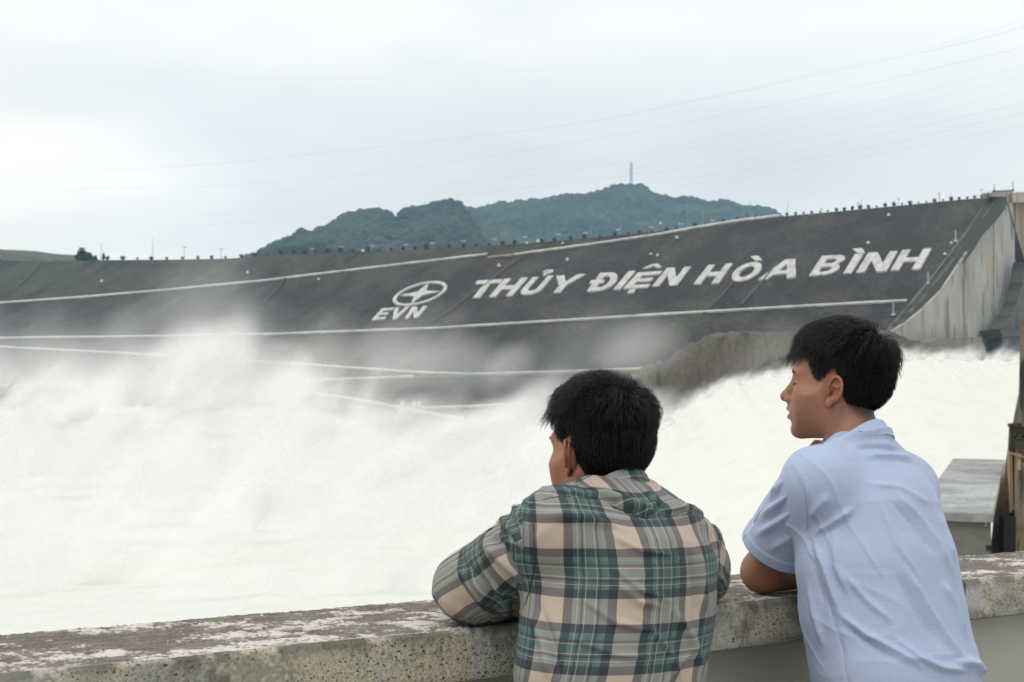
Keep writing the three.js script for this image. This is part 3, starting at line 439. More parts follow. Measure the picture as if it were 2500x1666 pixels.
{ // stained pier at the right edge of the picture
  const t = thing('stained_pier', 'brown stained concrete pier with ledge and leaning timber at the right edge', 'pier', null);
  const tex = canvasTex(512, 512, (x, y) => { const s = fbm2(x / 16, y / 150, 4, 3), b = fbm2(x / 70, y / 70, 4, 8), f = hash3(x, y, 3) - 0.5; let c = mix3([0.22, 0.17, 0.12], [0.36, 0.28, 0.19], clamp(0.5 + 1.3 * b)); c = mix3(c, [0.06, 0.055, 0.05], sstep(0.0, 0.4, s + 0.2 * b)); return c.map((q) => q * (1 + 0.3 * f)); });
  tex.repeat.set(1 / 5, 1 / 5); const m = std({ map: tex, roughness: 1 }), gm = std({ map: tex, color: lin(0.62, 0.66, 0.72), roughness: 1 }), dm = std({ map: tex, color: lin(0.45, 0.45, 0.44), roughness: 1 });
  const P = (a, z) => a.map(([x, y]) => at(x, y, z));
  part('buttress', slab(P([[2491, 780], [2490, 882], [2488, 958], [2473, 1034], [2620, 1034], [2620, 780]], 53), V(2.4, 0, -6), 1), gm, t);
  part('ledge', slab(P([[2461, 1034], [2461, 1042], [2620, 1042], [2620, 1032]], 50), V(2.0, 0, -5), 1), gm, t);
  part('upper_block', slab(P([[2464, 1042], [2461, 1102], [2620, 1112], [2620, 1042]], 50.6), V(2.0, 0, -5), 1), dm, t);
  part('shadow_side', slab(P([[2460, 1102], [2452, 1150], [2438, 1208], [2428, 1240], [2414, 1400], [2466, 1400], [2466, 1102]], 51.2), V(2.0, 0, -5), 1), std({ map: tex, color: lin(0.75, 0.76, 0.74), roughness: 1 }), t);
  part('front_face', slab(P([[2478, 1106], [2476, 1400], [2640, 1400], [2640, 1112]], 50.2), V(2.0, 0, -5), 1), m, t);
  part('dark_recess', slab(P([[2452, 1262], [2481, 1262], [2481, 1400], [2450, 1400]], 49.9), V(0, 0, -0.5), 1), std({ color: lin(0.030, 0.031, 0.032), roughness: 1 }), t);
  const wood = std({ color: lin(0.34, 0.21, 0.125), roughness: 0.9 });
  for (const [x0, y0, x1, y1, w] of [[2462, 1100, 2467, 1252, 3.2], [2469, 1104, 2472, 1245, 2.4], [2486, 1110, 2486, 1148, 7], [2464, 1103, 2505, 1116, 4]]) { const hz = y1 - y0 < 20 ? [0, w] : [w, 0]; part('timber', slab([at(x0, y0, 49.7), at(x1, y1, 49.4), at(x1 + hz[0], y1 + hz[1], 49.4), at(x0 + hz[0], y0 + hz[1], 49.7)], V(0, 0, -0.12), 1), wood, t); }
  const pl = thing('wall_fern', 'small green fern growing out of the pier above the timber', 'plant', at(2488, 1075, 49.6)); part('leaves', leafClump(17, 160, 0.16, 0.12, 0.05), std({ color: lin(0.05, 0.11, 0.03), roughness: 0.9 }), pl); part('stalk', tube([V(0, -0.02, -0.3), V(0, 0.08, -0.1), V(0.02, 0.12, 0)], 0.012, 5, 8), std({ color: lin(0.06, 0.08, 0.03) }), pl);
}

// ================================================================== WATER AND MIST
const foamTex = canvasTex(1024, 1024, (x, y) => { const a = fbm2(x / 64, y / 64, 5, 3), b = fbm2(x / 14, y / 20, 4, 7); return mix3([0.715, 0.71, 0.665], [0.68, 0.665, 0.595], sstep(0.08, 0.55, a * 0.8 + b * 0.6) * 0.8); });
const foamBump = canvasTex(512, 512, (x, y) => { const a = 0.5 + 0.5 * (noise2(x / 32, y / 32, 16, 3) * 0.6 + noise2(x / 8, y / 8, 64, 5) * 0.4); return [a, a, a]; }, false);
const foamMat = std({ map: foamTex, bumpMap: foamBump, bumpScale: 0.12, roughness: 0.9 }); foamBump.repeat.set(3, 3);
{
  const river = gridGeo(240, 200, (u, v) => { const x = lerp(-420, 420, u), z = -lerp(6, 520, v); return { p: V(x, -16 + 0.6 * fbm3(x / 22, z / 30, 1, 4) + 0.15 * fbm3(x / 4, z / 6, 5, 3), z), uv: [x / 46, z / 46] }; });
  solo('river', flip(flip(river)), foamMat, null, null, null, 'structure');
}
{
  const sil = [[1380, 1320], [1440, 1215], [1530, 1110], [1611, 1051], [1652, 1025], [1683, 1000], [1713, 975], [1740, 957], [1766, 941], [1807, 937], [1836, 931], [1866, 921], [1897, 923], [1936, 921], [1990, 908], [2060, 890], [2120, 878], [2190, 874], [2260, 876], [2340, 879], [2470, 880], [2640, 882]];
  const g = gridGeo(380, 190, (u, v) => {
    const px = lerp(1380, 2640, u), z0 = lerp(230, 300, u) , top = at(px, polyAt(sil, px), z0);
    let p; if (v < 0.2) { const k = 1 - v / 0.2; p = V(top.x * (1 + 0.06 * k), lerp(top.y, -17, k * k), top.z - 26 * k); }
    else { const k = (v - 0.2) / 0.8, f = 150 * k; p = V(top.x * (1 - 0.30 * k), lerp(top.y, -17.5, Math.pow(k, 1.25)), top.z + f); }
    const edge = lerp(0.35, 1, sstep(0.0, 0.12, Math.abs(v - 0.2))), n = fbm3(p.x / 13, p.y / 7, p.z / 12, 4) * 0.65 + 0.07 * fbm3(p.x / 2, p.y / 1.6, p.z / 2.6, 3), ragged = 0.5 * noise2(px / 14, 4) * sstep(0.5, 0.2, v);
    return { p: p.add(V(0, n * edge + ragged, n * 0.8)), uv: [p.x / 40, p.z / 40 + p.y / 30] };
  });
  solo('spillway_torrent', flip(flip(g)), std({ map: foamTex, color: lin(1.03, 1.025, 0.985), bumpMap: foamBump, bumpScale: 0.1, roughness: 0.9 }), 'huge cream white torrent pouring from the spillway towards the left', 'torrent', null, 'stuff');
}
const puffTex = (() => {                                   // four soft drifts of droplets, in one picture
  return canvasTex(512, 512, (x, y) => { const cx = (x % 256) / 128 - 1, cy = (y % 256) / 128 - 1, q = (x >> 8) + 2 * (y >> 8), r = Math.hypot(cx, cy);
    const n = fbm2(cx * 2.2 + q * 9, cy * 2.2 + q * 5, 5, 3 + q), a = sstep(1, 0.15, r * (1 - 0.35 * n) + 0.05) * clamp(0.72 + 0.75 * n, 0, 1) * sstep(1, 0.86, r); return [a, a, a]; }, false);
})();
const softTex = canvasTex(256, 256, (x, y) => { const cx = (x % 128) / 64 - 1, cy = (y % 128) / 64 - 1, q = (x >> 7) + 2 * (y >> 7), n = fbm2(cx * 1.4 + q * 9, cy * 1.4 + q * 5, 3, 3 + q), r = Math.hypot(cx, cy), a = sstep(0.97, 0.12, r * (1 - 0.22 * n)); return [a, a, a]; }, false);
function drifts(name, n, seed, place, label, opacity, tint, tex) {
  const R = rng(seed), pos = [], uv = [], idx = [], nor = []; let m = 0, tries = 0; const a = V(0, 0, 0), b = V(0, 0, 0), c = V(0, 0, 0);
  while (m < n && tries++ < 400000) {
    const k = place(R); if (!k) continue; const { p, s, asp } = k;
    // roughly upright drifts, each turned its own way
    const A = (R() - 0.5) * 0.9, tilt = (R() - 0.5) * 0.5, roll = 0.55 + (R() - 0.5) * 0.9; a.set(Math.sin(A), tilt, Math.cos(A)).normalize(); b.set(0, 1, 0).cross(a).normalize(); c.copy(a).cross(b);
    const u = b.clone().multiplyScalar(Math.cos(roll)).addScaledVector(c, Math.sin(roll)), v = c.clone().multiplyScalar(Math.cos(roll)).addScaledVector(b, -Math.sin(roll)), q = Math.floor(R() * 4), base = pos.length / 3;
    for (let i = 0; i < 8; i++) { const t = (i + 0.5) * Math.PI / 4, x = Math.cos(t) / 0.924, y = Math.sin(t) / 0.924, bow = 0.18 * s * (x * y); pos.push(p.x + (u.x * x * asp + v.x * y) * s + a.x * bow, p.y + (u.y * x * asp + v.y * y) * s + a.y * bow, p.z + (u.z * x * asp + v.z * y) * s + a.z * bow); nor.push(0.05, 0.80, 0.60); uv.push(((q & 1) + 0.5 + 0.49 * clamp(x, -1, 1)) / 2, ((q >> 1) + 0.5 + 0.49 * clamp(y, -1, 1)) / 2); }
    for (let i = 1; i < 7; i++) idx.push(base, base + i, base + i + 1);
    m++;
  }
  solo(name, geoFrom(pos, idx, uv, null, nor), new THREE.MeshPhysicalMaterial({ color: tint || lin(0.99, 0.98, 0.95), roughness: 1, specularIntensity: 0, transmission: 0.3, thickness: 0, transparent: true, opacity, alphaMap: tex || puffTex }), label, 'mist', null, 'stuff');
}
const mistLine = [[-200, 955], [0, 960], [150, 972], [300, 955], [420, 925], [500, 888], [560, 900], [640, 945], [720, 975], [850, 1005], [950, 1046], [1050, 1082], [1130, 1075], [1220, 1048], [1330, 1026], [1450, 1034], [1540, 1055], [1620, 1070], [1720, 1105]];
const bankTop = (px) => Math.max(polyAt(mistLine, px) + 14, 992 + 10 * noise2(px / 90, 3));
drifts('spray_mist', 170, 4242, (R) => {
  const px = -240 + 1960 * R(), py = 800 + 300 * R(), z = 215 + 170 * R(), p = at(px, py, z), T = polyAt(mistLine, px);
  const w = fbm3(p.x / 26 + p.y / 40, p.y / 16 - p.x / 60, p.z / 40, 3), d = py - T + w * 60; if (py > bankTop(px) + 30) return null;
  const rate = Math.exp(Math.min(d, 0) / 40); if (R() > rate) return null;
  return { p, s: (2.6 + 4.4 * R() * R()), asp: 1.3 + 0.9 * R() };
}, 'white spray mist drifting up in front of the lower dam slope', 0.21);
drifts('spray_cloud', 42, 4243, (R) => {                // the broad soft body of the mist
  const px = -300 + 2020 * R(), py = 830 + 200 * R(), z = 250 + 120 * R(), d = py - polyAt(mistLine, px); if (py > bankTop(px) + 10) return null;
  if (R() > Math.exp(Math.min(d, 0) / 60)) return null;
  return { p: at(px, py, z), s: 6.5 + 6 * R(), asp: 1.6 };
}, 'broad soft white cloud of mist over the plunge pool', 0.27, null, softTex);
drifts('dense_spray', 240, 4244, (R) => {                // dense drifts rolling over the foam, thinning out towards the bank
  const px = -300 + 2020 * R(), T = polyAt(mistLine, px), B = bankTop(px), py = lerp(T - 22, 1440, Math.pow(R(), 1.3)), f = Math.pow(clamp((py - B) / (1572 - B)), 1 / 1.1), z = (345 - 235 * f) * (0.80 + 0.10 * R());
  return { p: at(px, py, z), s: (4.2 + 4.2 * R()) * z / 290, asp: 1.8 };
}, 'dense white drifts of spray rolling over the foaming water', 0.55, lin(0.905, 0.90, 0.868), softTex);
drifts('mist_veil', 24, 99, (R) => {                    // thin veil over the lower dam
  const px = -300 + 2500 * R(), py = 780 + 260 * R(), z = 300 + 60 * R(); if (R() > 0.12 + 0.88 * sstep(1100, 500, px) + 0.1) return null; return { p: at(px, py, z), s: 9 + 9 * R(), asp: 1.5 };
}, 'thin grey veil of spray hanging over the foot of the dam', 0.13, null, softTex);
drifts('torrent_spray', 300, 7, (R) => {
  const px = 1560 + 1000 * R(), sil = polyAt([[1560, 1085], [1611, 1051], [1683, 1000], [1766, 941], [1866, 921], [1936, 921], [2060, 890], [2190, 874], [2560, 880]], px), z = 296 - (2560 - px) * 0.05 - 8; return { p: at(px, sil - 9 + 16 * R(), z), s: 0.9 + 2.6 * R() * R(), asp: 1.8 };
}, 'fine spray along the upper edge of the torrent', 0.28);
{ // the dense body of spray over the plunge pool, opaque as the photograph shows it
  const g = gridGeo(260, 60, (u, v) => { const px = lerp(-400, 1800, u), T = bankTop(px), f = v < 0.3 ? 0 : (v - 0.3) / 0.7, z = 345 - 235 * f, p = at(px, lerp(T, 1572, Math.pow(f, 1.1)), z);
    if (v < 0.3) { const k = v / 0.3; p.y = lerp(-17, p.y, Math.sin(k * Math.PI / 2)); p.z -= 30 * (1 - k); }
    const n = fbm3(p.x / 24, p.y / 12, p.z / 26, 2) * 1.6 * Math.min(1, (1 - f) * 3); return { p: p.add(V(n * 0.3, n, n)), uv: [p.x / 40, p.z / 40] }; });
  solo('spray_bank', flip(flip(g)), std({ color: lin(0.735, 0.732, 0.712), roughness: 1 }), 'dense white bank of spray and foam filling the river below the dam', 'spray', null, 'stuff');
}

// ================================================================== PARAPET AND THE GROUND BEHIND IT
const TH = 34.3 * Math.PI / 180, PD = V(Math.cos(TH), 0, -Math.sin(TH)), PN = V(-Math.sin(TH), 0, -Math.cos(TH));   // along the parapet to the right; outwards
const F0 = V(0, 1.10, -2.4446), SLAB_W = 0.385, SLAB_H = 0.088;
const copeTex = (() => {
  const W = 2048, H = 512;                                // 2.05 m x 0.512 m: rows 0-90 the front face, 90-480 the top
  const cell = (x, y, s, seed) => { const gx = Math.floor(x / s), gy = Math.floor(y / s); let best = 9, id = 0; for (let j = -1; j <= 1; j++) for (let i = -1; i <= 1; i++) { const X = ((gx + i) % Math.round(W / s) + Math.round(W / s)) % Math.round(W / s), hx = hash3(X, gy + j, seed), hy = hash3(X, gy + j, seed + 1), sz = hash3(X, gy + j, seed + 2); const dx = (gx + i + hx) - x / s, dy = (gy + j + hy) - y / s, an = hash3(X, gy + j, seed + 3) * 3, ca = Math.cos(an), sa = Math.sin(an), d = Math.hypot(dx * ca + dy * sa, (dy * ca - dx * sa) * 1.5) / (0.25 + 0.5 * sz); if (d < best) { best = d; id = sz; } } return [best, id]; };
  const hgt = new Float32Array(W * H);
  const rowCol = (x, y) => {
    const wr = (s) => x / s;                               // the pattern is 2 m long and only seen once
    if (y < 96) {                                          // front face
      const area = fbm2(wr(150), y / 70, 4, 3), grey = fbm2(wr(90), y / 60, 4, 13), [d, id] = cell(x + 3 * noise2(x / 5, y / 5), y, 9, 5), [d2] = cell(x, y, 4.5, 25);
      let c = mix3([0.47, 0.425, 0.31], [0.44, 0.43, 0.39], sstep(-0.1, 0.25, grey)); let h = 0.6;
      c = mix3(c, [0.27, 0.262, 0.235], sstep(0.1, 0.45, area) * 0.7);
      const dens = sstep(-0.25, 0.2, fbm2(wr(120), y / 50, 3, 31)), moss = sstep(0.02, 0.3, fbm2(wr(70), y / 60, 4, 63) + 0.5 * fbm2(x / 7, y / 7, 3, 65)); c = mix3(c, [0.15, 0.142, 0.12], moss * 0.5); c = c.map((q) => q * (1 + 0.35 * fbm2(x / 4, y / 4, 3, 67)));
      if (d < 0.42 && id < 0.25 + 0.75 * dens) { const t = sstep(0.42, 0.26, d); c = mix3(c, id > 0.5 ? [0.062, 0.060, 0.055] : [0.12, 0.115, 0.10], t); h -= 0.35 * t; }
      if (d2 < 0.33 && dens > 0.35) { c = mix3(c, [0.07, 0.066, 0.06], 0.85); h -= 0.2; }
      const low = sstep(60, 92, y) * sstep(-0.2, 0.3, fbm2(wr(40), 4, 3, 71)) + 0.9 * sstep(0.28, 0.6, fbm2(wr(34), y / 90, 4, 51)); c = mix3(c, [0.085, 0.08, 0.068], clamp(low) * 0.8);
      return [c, h + 0.2 * fbm2(x / 6, y / 6, 3, 4)];
    }
    const lime = fbm2(wr(90) + 0.6 * noise2(x / 40, y / 40), y / 60, 5, 83) + 0.45 * fbm2(wr(16), y / 18, 4, 85), [d, id] = cell(x, y * 0.62, 5.6, 45), g = hash3(x, y, 19);
    const edge = sstep(0.18, 0.36, d), front = sstep(330, 100, y), m = clamp(0.54 + 1.1 * fbm2(wr(34), y / 22, 4, 87) + 0.7 * fbm2(x / 7, y / 6, 3, 89) + 0.45 * (id - 0.5) + 0.30 * (front - 0.4));
    let c = mix3([0.135, 0.124, 0.108], [0.35, 0.32, 0.275], m), h = 0.45 + 0.25 * id;
    c = mix3(c, [0.055, 0.048, 0.041], edge * 0.75); h -= edge * 0.4;
    const k = sstep(-0.05, 0.42, lime + 0.5 * fbm2(x / 6, y / 5, 3, 91) + 0.25 * (id - 0.5) - 0.15 * edge + 0.10 * (front - 0.5)); c = mix3(c, mix3([0.39, 0.37, 0.345], [0.53, 0.51, 0.48], g), k * 0.9); h = lerp(h, 0.72 + 0.1 * g, k * 0.6);
    c = mix3(c, [0.070, 0.060, 0.051], sstep(0.14, 0.42, fbm2(wr(80), y / 34, 4, 97) - 0.12 * front) * 0.5 * (1 - 0.8 * k));
    c = [c[0] * 1.42, c[1] * 1.36, c[2] * 1.30];
    if (y < 112 || y > 470) c = mix3(c, [0.58, 0.55, 0.51], (y < 112 ? sstep(112, 98, y) : 0.3) * (0.35 + 0.65 * hash3(x >> 4, 2, 6)));
    return [c, h];
  };
  const map = canvasTex(W, H, (x, y) => { const [c, h] = rowCol(x, y); hgt[y * W + x] = h; return c; });
  const bump = canvasTex(W, H, (x, y) => { const h = clamp(hgt[y * W + x]); return [h, h, h]; }, false);
  return [map, bump, hgt, W, H];
})();
const copeMat = std({ map: copeTex[0], bumpMap: copeTex[1], bumpScale: 0.0025, roughness: 0.97 });
const plasterTex = canvasTex(512, 512, (x, y) => { const s = fbm2(x / 12, y / 160, 4, 3), b = fbm2(x / 90, y / 90, 4, 9), k = 1 + 0.12 * b + 0.10 * s + 0.05 * (hash3(x, y, 3) - 0.5); return [0.44 * k, 0.44 * k, 0.385 * k]; });
{
  const P = thing('parapet', 'weathered concrete parapet with a thick speckled coping that both men lean on', 'parapet', V(F0.x + PN.x * SLAB_W / 2, 0, F0.z + PN.z * SLAB_W / 2)); P.rotation.y = TH;
  const prof = []; const w = SLAB_W / 2, push = (z, y, v) => prof.push([z, y, v]);
  push(w - 0.004, 1.10 - SLAB_H, 0); for (let i = 0; i <= 6; i++) push(w, 1.10 - SLAB_H + 0.004 + (SLAB_H - 0.012) * i / 6, 0.004 + 0.078 * i / 6); push(w - 0.0025, 1.10 - 0.0035, 0.087); push(w - 0.007, 1.10, 0.094);
  const NT = 110; for (let i = 1; i < NT; i++) push(w - 0.007 - (SLAB_W - 0.014) * i / NT, 1.10, 0.094 + 0.372 * i / NT); push(-w + 0.007, 1.10, 0.466); push(-w + 0.002, 1.096, 0.474); push(-w, 1.09, 0.48); push(-w, 1.10 - SLAB_H, 0.56); push(0, 1.10 - SLAB_H, 0.75);
  const reliefAt = (x, v) => { const u = ((x / 2.05 + 0.42) % 1 + 1) % 1 * copeTex[3], r = clamp(v / 0.512, 0, 0.998) * copeTex[4]; return copeTex[2][Math.floor(r) * copeTex[3] + Math.floor(u) % copeTex[3]]; };
  for (const [x0, x1, step] of [[-5.6, -2.214, 0.02], [-2.206, -1.2, 0.02], [-1.2, 1.187, 0.0036], [1.194, 2.6, 0.0045], [2.6, 4.6, 0.02]]) {
    const n = Math.round((x1 - x0) / step), pos = [], uv = [], idx = [], m = prof.length;
    for (let i = 0; i <= n; i++) { const x = lerp(x0, x1, i / n), real = (q) => Math.abs(q + 2.21) < 0.01 || Math.abs(q - 1.19) < 0.01, end = (real(x0) && x - x0 < 0.004) || (real(x1) && x1 - x < 0.004) ? 1 : 0;
      for (const [z, y, v] of prof) { const ed = Math.exp(-(((v - 0.09) / 0.006) ** 2)) + 0.6 * Math.exp(-(((v - 0.47) / 0.008) ** 2)), chip = ed * (0.0022 * fbm2(x * 55, v * 9, 3, 2) + 0.006 * Math.max(0, fbm2(x * 9, 3, 3, 7) - 0.22)), onTop = y > 1.095, nz = (step < 0.01 ? (onTop ? 0.0042 : 0.003) * (reliefAt(x, v) - 0.5) : 0) + 0.0012 * fbm3(x * 40, y * 40, z * 40, 2) + 0.0018 * fbm3(x * 6, y * 9, z * 6, 2);
        const sgn = Math.sign(z) || 1; pos.push(x + (end ? (i < n / 2 ? 0.003 : -0.003) : 0) * ed, y - Math.abs(chip) + (y > 1.095 ? nz : 0) - end * 0.003 * ed, z - sgn * Math.abs(chip) + (y < 1.095 ? nz * sgn : 0)); uv.push(x / 2.05 + 0.42, v / 0.512); } }
    for (let i = 0; i < n; i++) for (let k = 0; k < m; k++) { const k2 = (k + 1) % m, a = i * m + k, b = i * m + k2; idx.push(a, a + m, b, b, a + m, b + m); }
    for (const i of [0, n]) { for (let k = 1; k < m - 1; k++) i ? idx.push(i * m, i * m + k + 1, i * m + k) : idx.push(0, k, k + 1); }
    const g = geoFrom(pos, idx, uv); part('coping_slab', g, copeMat, P);
  }
  const wt = plasterTex; wt.repeat.set(1, 1);
  part('wall_body', new THREE.BoxGeometry(10.2, 1.10 - SLAB_H, 0.22).translate(-0.5, (1.10 - SLAB_H) / 2 - 0.001, -0.0), std({ map: wt, roughness: 0.9 }), P);
  for (const x of [2.62, -1.6]) part('rib', new THREE.BoxGeometry(0.24, 0.98, 0.05).translate(x, 0.5, 0.12), std({ map: wt, roughness: 0.9 }), P);
  part('joint_filler', boxAt(0.02, 0.08, 0.3, 1.1905, 1.05, 0), std({ color: lin(0.04, 0.038, 0.034), roughness: 1 }), P);
}
{
  const pave = canvasTex(512, 512, (x, y) => { const b = fbm2(x / 60, y / 60, 5, 3), k = 1 + 0.35 * b + 0.2 * (hash3(x, y, 7) - 0.5); return [0.24 * k, 0.235 * k, 0.22 * k]; });
  const e = V(F0.x, 0, F0.z).addScaledVector(PN, 0.3);
  const g = gridGeo(60, 30, (u, v) => { const p = e.clone().addScaledVector(PD, lerp(-150, 150, u)).addScaledVector(PN, -170 * v * v); return { p, uv: [p.x / 3, p.z / 3] }; });
  solo('pavement', g, std({ map: pave, roughness: 0.95 }), null, null, null, 'structure');
  const bk = gridGeo(80, 20, (u, v) => { const p = e.clone().addScaledVector(PD, lerp(-150, 150, u)).addScaledVector(PN, 34 * v); p.y = -0.02 - 19 * v + (v > 0 ? 0.5 * fbm3(p.x / 3, p.z / 3, 2, 3) : 0); return { p, uv: [p.x / 6, p.z / 6] }; });
  solo('river_bank', flip(flip(bk)), std({ map: pave, color: lin(0.7, 0.68, 0.62), roughness: 1 }), null, null, null, 'structure');
}

// ================================================================== THE TWO MEN
// ---- signed distances
const sub = (a, b) => [a[0] - b[0], a[1] - b[1], a[2] - b[2]];
function sEll(p, c, r) { const x = p[0] - c[0], y = p[1] - c[1], z = p[2] - c[2], a = x / r[0], b = y / r[1], d = z / r[2], k0 = Math.sqrt(a * a + b * b + d * d), a1 = a / r[0], b1 = b / r[1], d1 = d / r[2], k1 = Math.sqrt(a1 * a1 + b1 * b1 + d1 * d1); return k1 < 1e-9 ? -Math.min(...r) : k0 * (k0 - 1) / k1; }
function sCone(p, a, b, ra, rb) { const bx = b[0] - a[0], by = b[1] - a[1], bz = b[2] - a[2], px = p[0] - a[0], py = p[1] - a[1], pz = p[2] - a[2], l = bx * bx + by * by + bz * bz, t = clamp((px * bx + py * by + pz * bz) / (l + 1e-12)); const dx = px - bx * t, dy = py - by * t, dz = pz - bz * t; return Math.sqrt(dx * dx + dy * dy + dz * dz) - lerp(ra, rb, t); }
const smin = (a, b, k) => { const h = Math.max(k - Math.abs(a - b), 0) / k; return Math.min(a, b) - h * h * k * 0.25; };
const smax = (a, b, k) => -smin(-a, -b, k);
// ---- surface nets on a grid of cells
function surfaceNets(f, lo, hi, h) {
  const n = [0, 1, 2].map((i) => Math.ceil((hi[i] - lo[i]) / h) + 1), [nx, ny, nz] = n, val = new Float32Array(nx * ny * nz), p = [0, 0, 0];
  for (let k = 0, o = 0; k < nz; k++) for (let j = 0; j < ny; j++) for (let i = 0; i < nx; i++, o++) { p[0] = lo[0] + i * h; p[1] = lo[1] + j * h; p[2] = lo[2] + k * h; val[o] = f(p); }
  const id = new Int32Array(nx * ny * nz).fill(-1), pos = [], idx = [], sx = 1, sy = nx, sz = nx * ny, cor = [0, sx, sy, sx + sy, sz, sx + sz, sy + sz, sx + sy + sz];
  const E = [[0, 1], [2, 3], [4, 5], [6, 7], [0, 2], [1, 3], [4, 6], [5, 7], [0, 4], [1, 5], [2, 6], [3, 7]];
  for (let k = 0; k < nz - 1; k++) for (let j = 0; j < ny - 1; j++) for (let i = 0; i < nx - 1; i++) {
    const o = i + j * sy + k * sz; let m = 0; for (let c = 0; c < 8; c++) if (val[o + cor[c]] < 0) m |= 1 << c; if (m === 0 || m === 255) continue;
    let x = 0, y = 0, z = 0, q = 0; for (const [a, b] of E) { const va = val[o + cor[a]], vb = val[o + cor[b]]; if ((va < 0) === (vb < 0)) continue; const t = va / (va - vb); x += lerp(a & 1, b & 1, t); y += lerp((a >> 1) & 1, (b >> 1) & 1, t); z += lerp(a >> 2, b >> 2, t); q++; }
    id[o] = pos.length / 3; pos.push(lo[0] + (i + x / q) * h, lo[1] + (j + y / q) * h, lo[2] + (k + z / q) * h);
  }
  for (let k = 1; k < nz - 1; k++) for (let j = 1; j < ny - 1; j++) for (let i = 1; i < nx - 1; i++) {
    const o = i + j * sy + k * sz, v = val[o] < 0;
    for (const [d, s1, s2] of [[sx, sy, sz], [sy, sz, sx], [sz, sx, sy]]) { if (v === (val[o + d] < 0)) continue; const a = id[o - s1 - s2], b = id[o - s2], c = id[o], e = id[o - s1]; if (a < 0 || b < 0 || c < 0 || e < 0) continue; v ? idx.push(a, b, c, a, c, e) : idx.push(a, c, b, a, e, c); }
  }
  const nor = new Float32Array(pos.length), e = h * 0.4; for (let i = 0; i < pos.length; i += 3) { const q = [pos[i], pos[i + 1], pos[i + 2]]; let L = 0; const g = [0, 1, 2].map((c) => { const a = q.slice(), b = q.slice(); a[c] += e; b[c] -= e; return f(a) - f(b); }); L = Math.hypot(...g) || 1; for (let c = 0; c < 3; c++) nor[i + c] = g[c] / L; }
  return { pos, idx, nor };
}

// ---- a head: x to the person's left, y up, z to the front, origin between the ears
function headSDF(o) {                                    // o: { nose, jaw, ... } small differences between the two men
  const L = o.lip || 0, S = o.smile || 0;
  return (p0) => {
    const p = [Math.abs(p0[0]), p0[1], p0[2]], x = p0[0];
    let d = sEll(p, [0, 0.036, -0.014], [0.074, 0.090, 0.098]);
    if (d > 0.09) return d - 0.035;
    d = smin(d, sEll(p, [0, 0.012, 0.030], [0.062, 0.080, 0.056]), 0.03);
    d = smin(d, sEll(p, [0, -0.053, 0.030], [0.052, 0.060, 0.053]), 0.035);
    d = smin(d, sEll(p, [0.043, -0.056, 0.004], [0.019, 0.040, 0.034]), 0.03);
    d = smin(d, sEll(p, [0.012, -0.100, 0.067], [0.020, 0.017, 0.018]), 0.028);
    d = smin(d, sEll(p, [0.044, -0.022, 0.052], [0.0235, 0.021, 0.0235]), 0.036);       // cheekbone
    d = smin(d, sEll(p, [0.036, -0.056, 0.056], [0.022, 0.030, 0.022]), 0.025);       // cheek
    d = smin(d, sEll(p, [0.026, 0.027, 0.0775], [0.027, 0.012, 0.010]), 0.025);         // brow
    d = smax(d, -sEll(p, [0.032, 0.003, 0.100], [0.020, 0.012, 0.0135]), 0.018);      // socket
    d = smin(d, sEll(p, [0.031, 0.002, 0.0745], [0.0155, 0.0115, 0.0125]), 0.006);    // lids over the eyeball
    d = smax(d, -sCone(p, [0.019, -0.0005, 0.0895], [0.046, 0.001, 0.0785], 0.0014, 0.0012), 0.0035);  // narrow eye slit
    d = smax(d, -sCone(p, [0.020, 0.0085, 0.0905], [0.046, 0.008, 0.080], 0.0012, 0.001), 0.005);
    // nose
    d = smin(d, sCone(p, [0, 0.012, 0.085], [0, -0.024, 0.1055], 0.0085, 0.0105), 0.014);
    d = smin(d, sEll(p, [0, -0.030, 0.1075], [0.0125, 0.0105, 0.0115]), 0.008);
    d = smin(d, sEll(p, [0.0145, -0.034, 0.094], [0.0095, 0.0088, 0.012]), 0.007);
    d = smax(d, -sEll(p, [0.0075, -0.0425, 0.1005], [0.0042, 0.0035, 0.006]), 0.004);
    // mouth
    d = smin(d, sEll(p, [0, -0.060, 0.078], [0.030, 0.022, 0.018]), 0.02);
    d = smin(d, sEll(p, [0, -0.0545 , 0.0935], [0.019, 0.0062, 0.0085]), 0.007);
    d = smin(d, sEll(p, [0, -0.0725 - L * 0.3, 0.0895], [0.016, 0.0070, 0.0085]), 0.007);
    d = smax(d, -sEll(p, [0, -0.0632, 0.097], [0.025, 0.0022 + L * 0.25, 0.016]), 0.004);
    d = smax(d, -sCone(p, [0.019, -0.036, 0.088], [0.037, -0.072, 0.0715], 0.0024, 0.0020), 0.007);;     // fold from nose to mouth
    d = smax(d, -sCone(p, [0.0, -0.086, 0.094], [0.014, -0.085, 0.088], 0.0022, 0.0018), 0.012);       // under the lower lip
    d = smax(d, -sEll(p, [0.070, 0.018, 0.052], [0.009, 0.024, 0.024]), 0.02);        // temple
    // neck
    return d;
  };
}
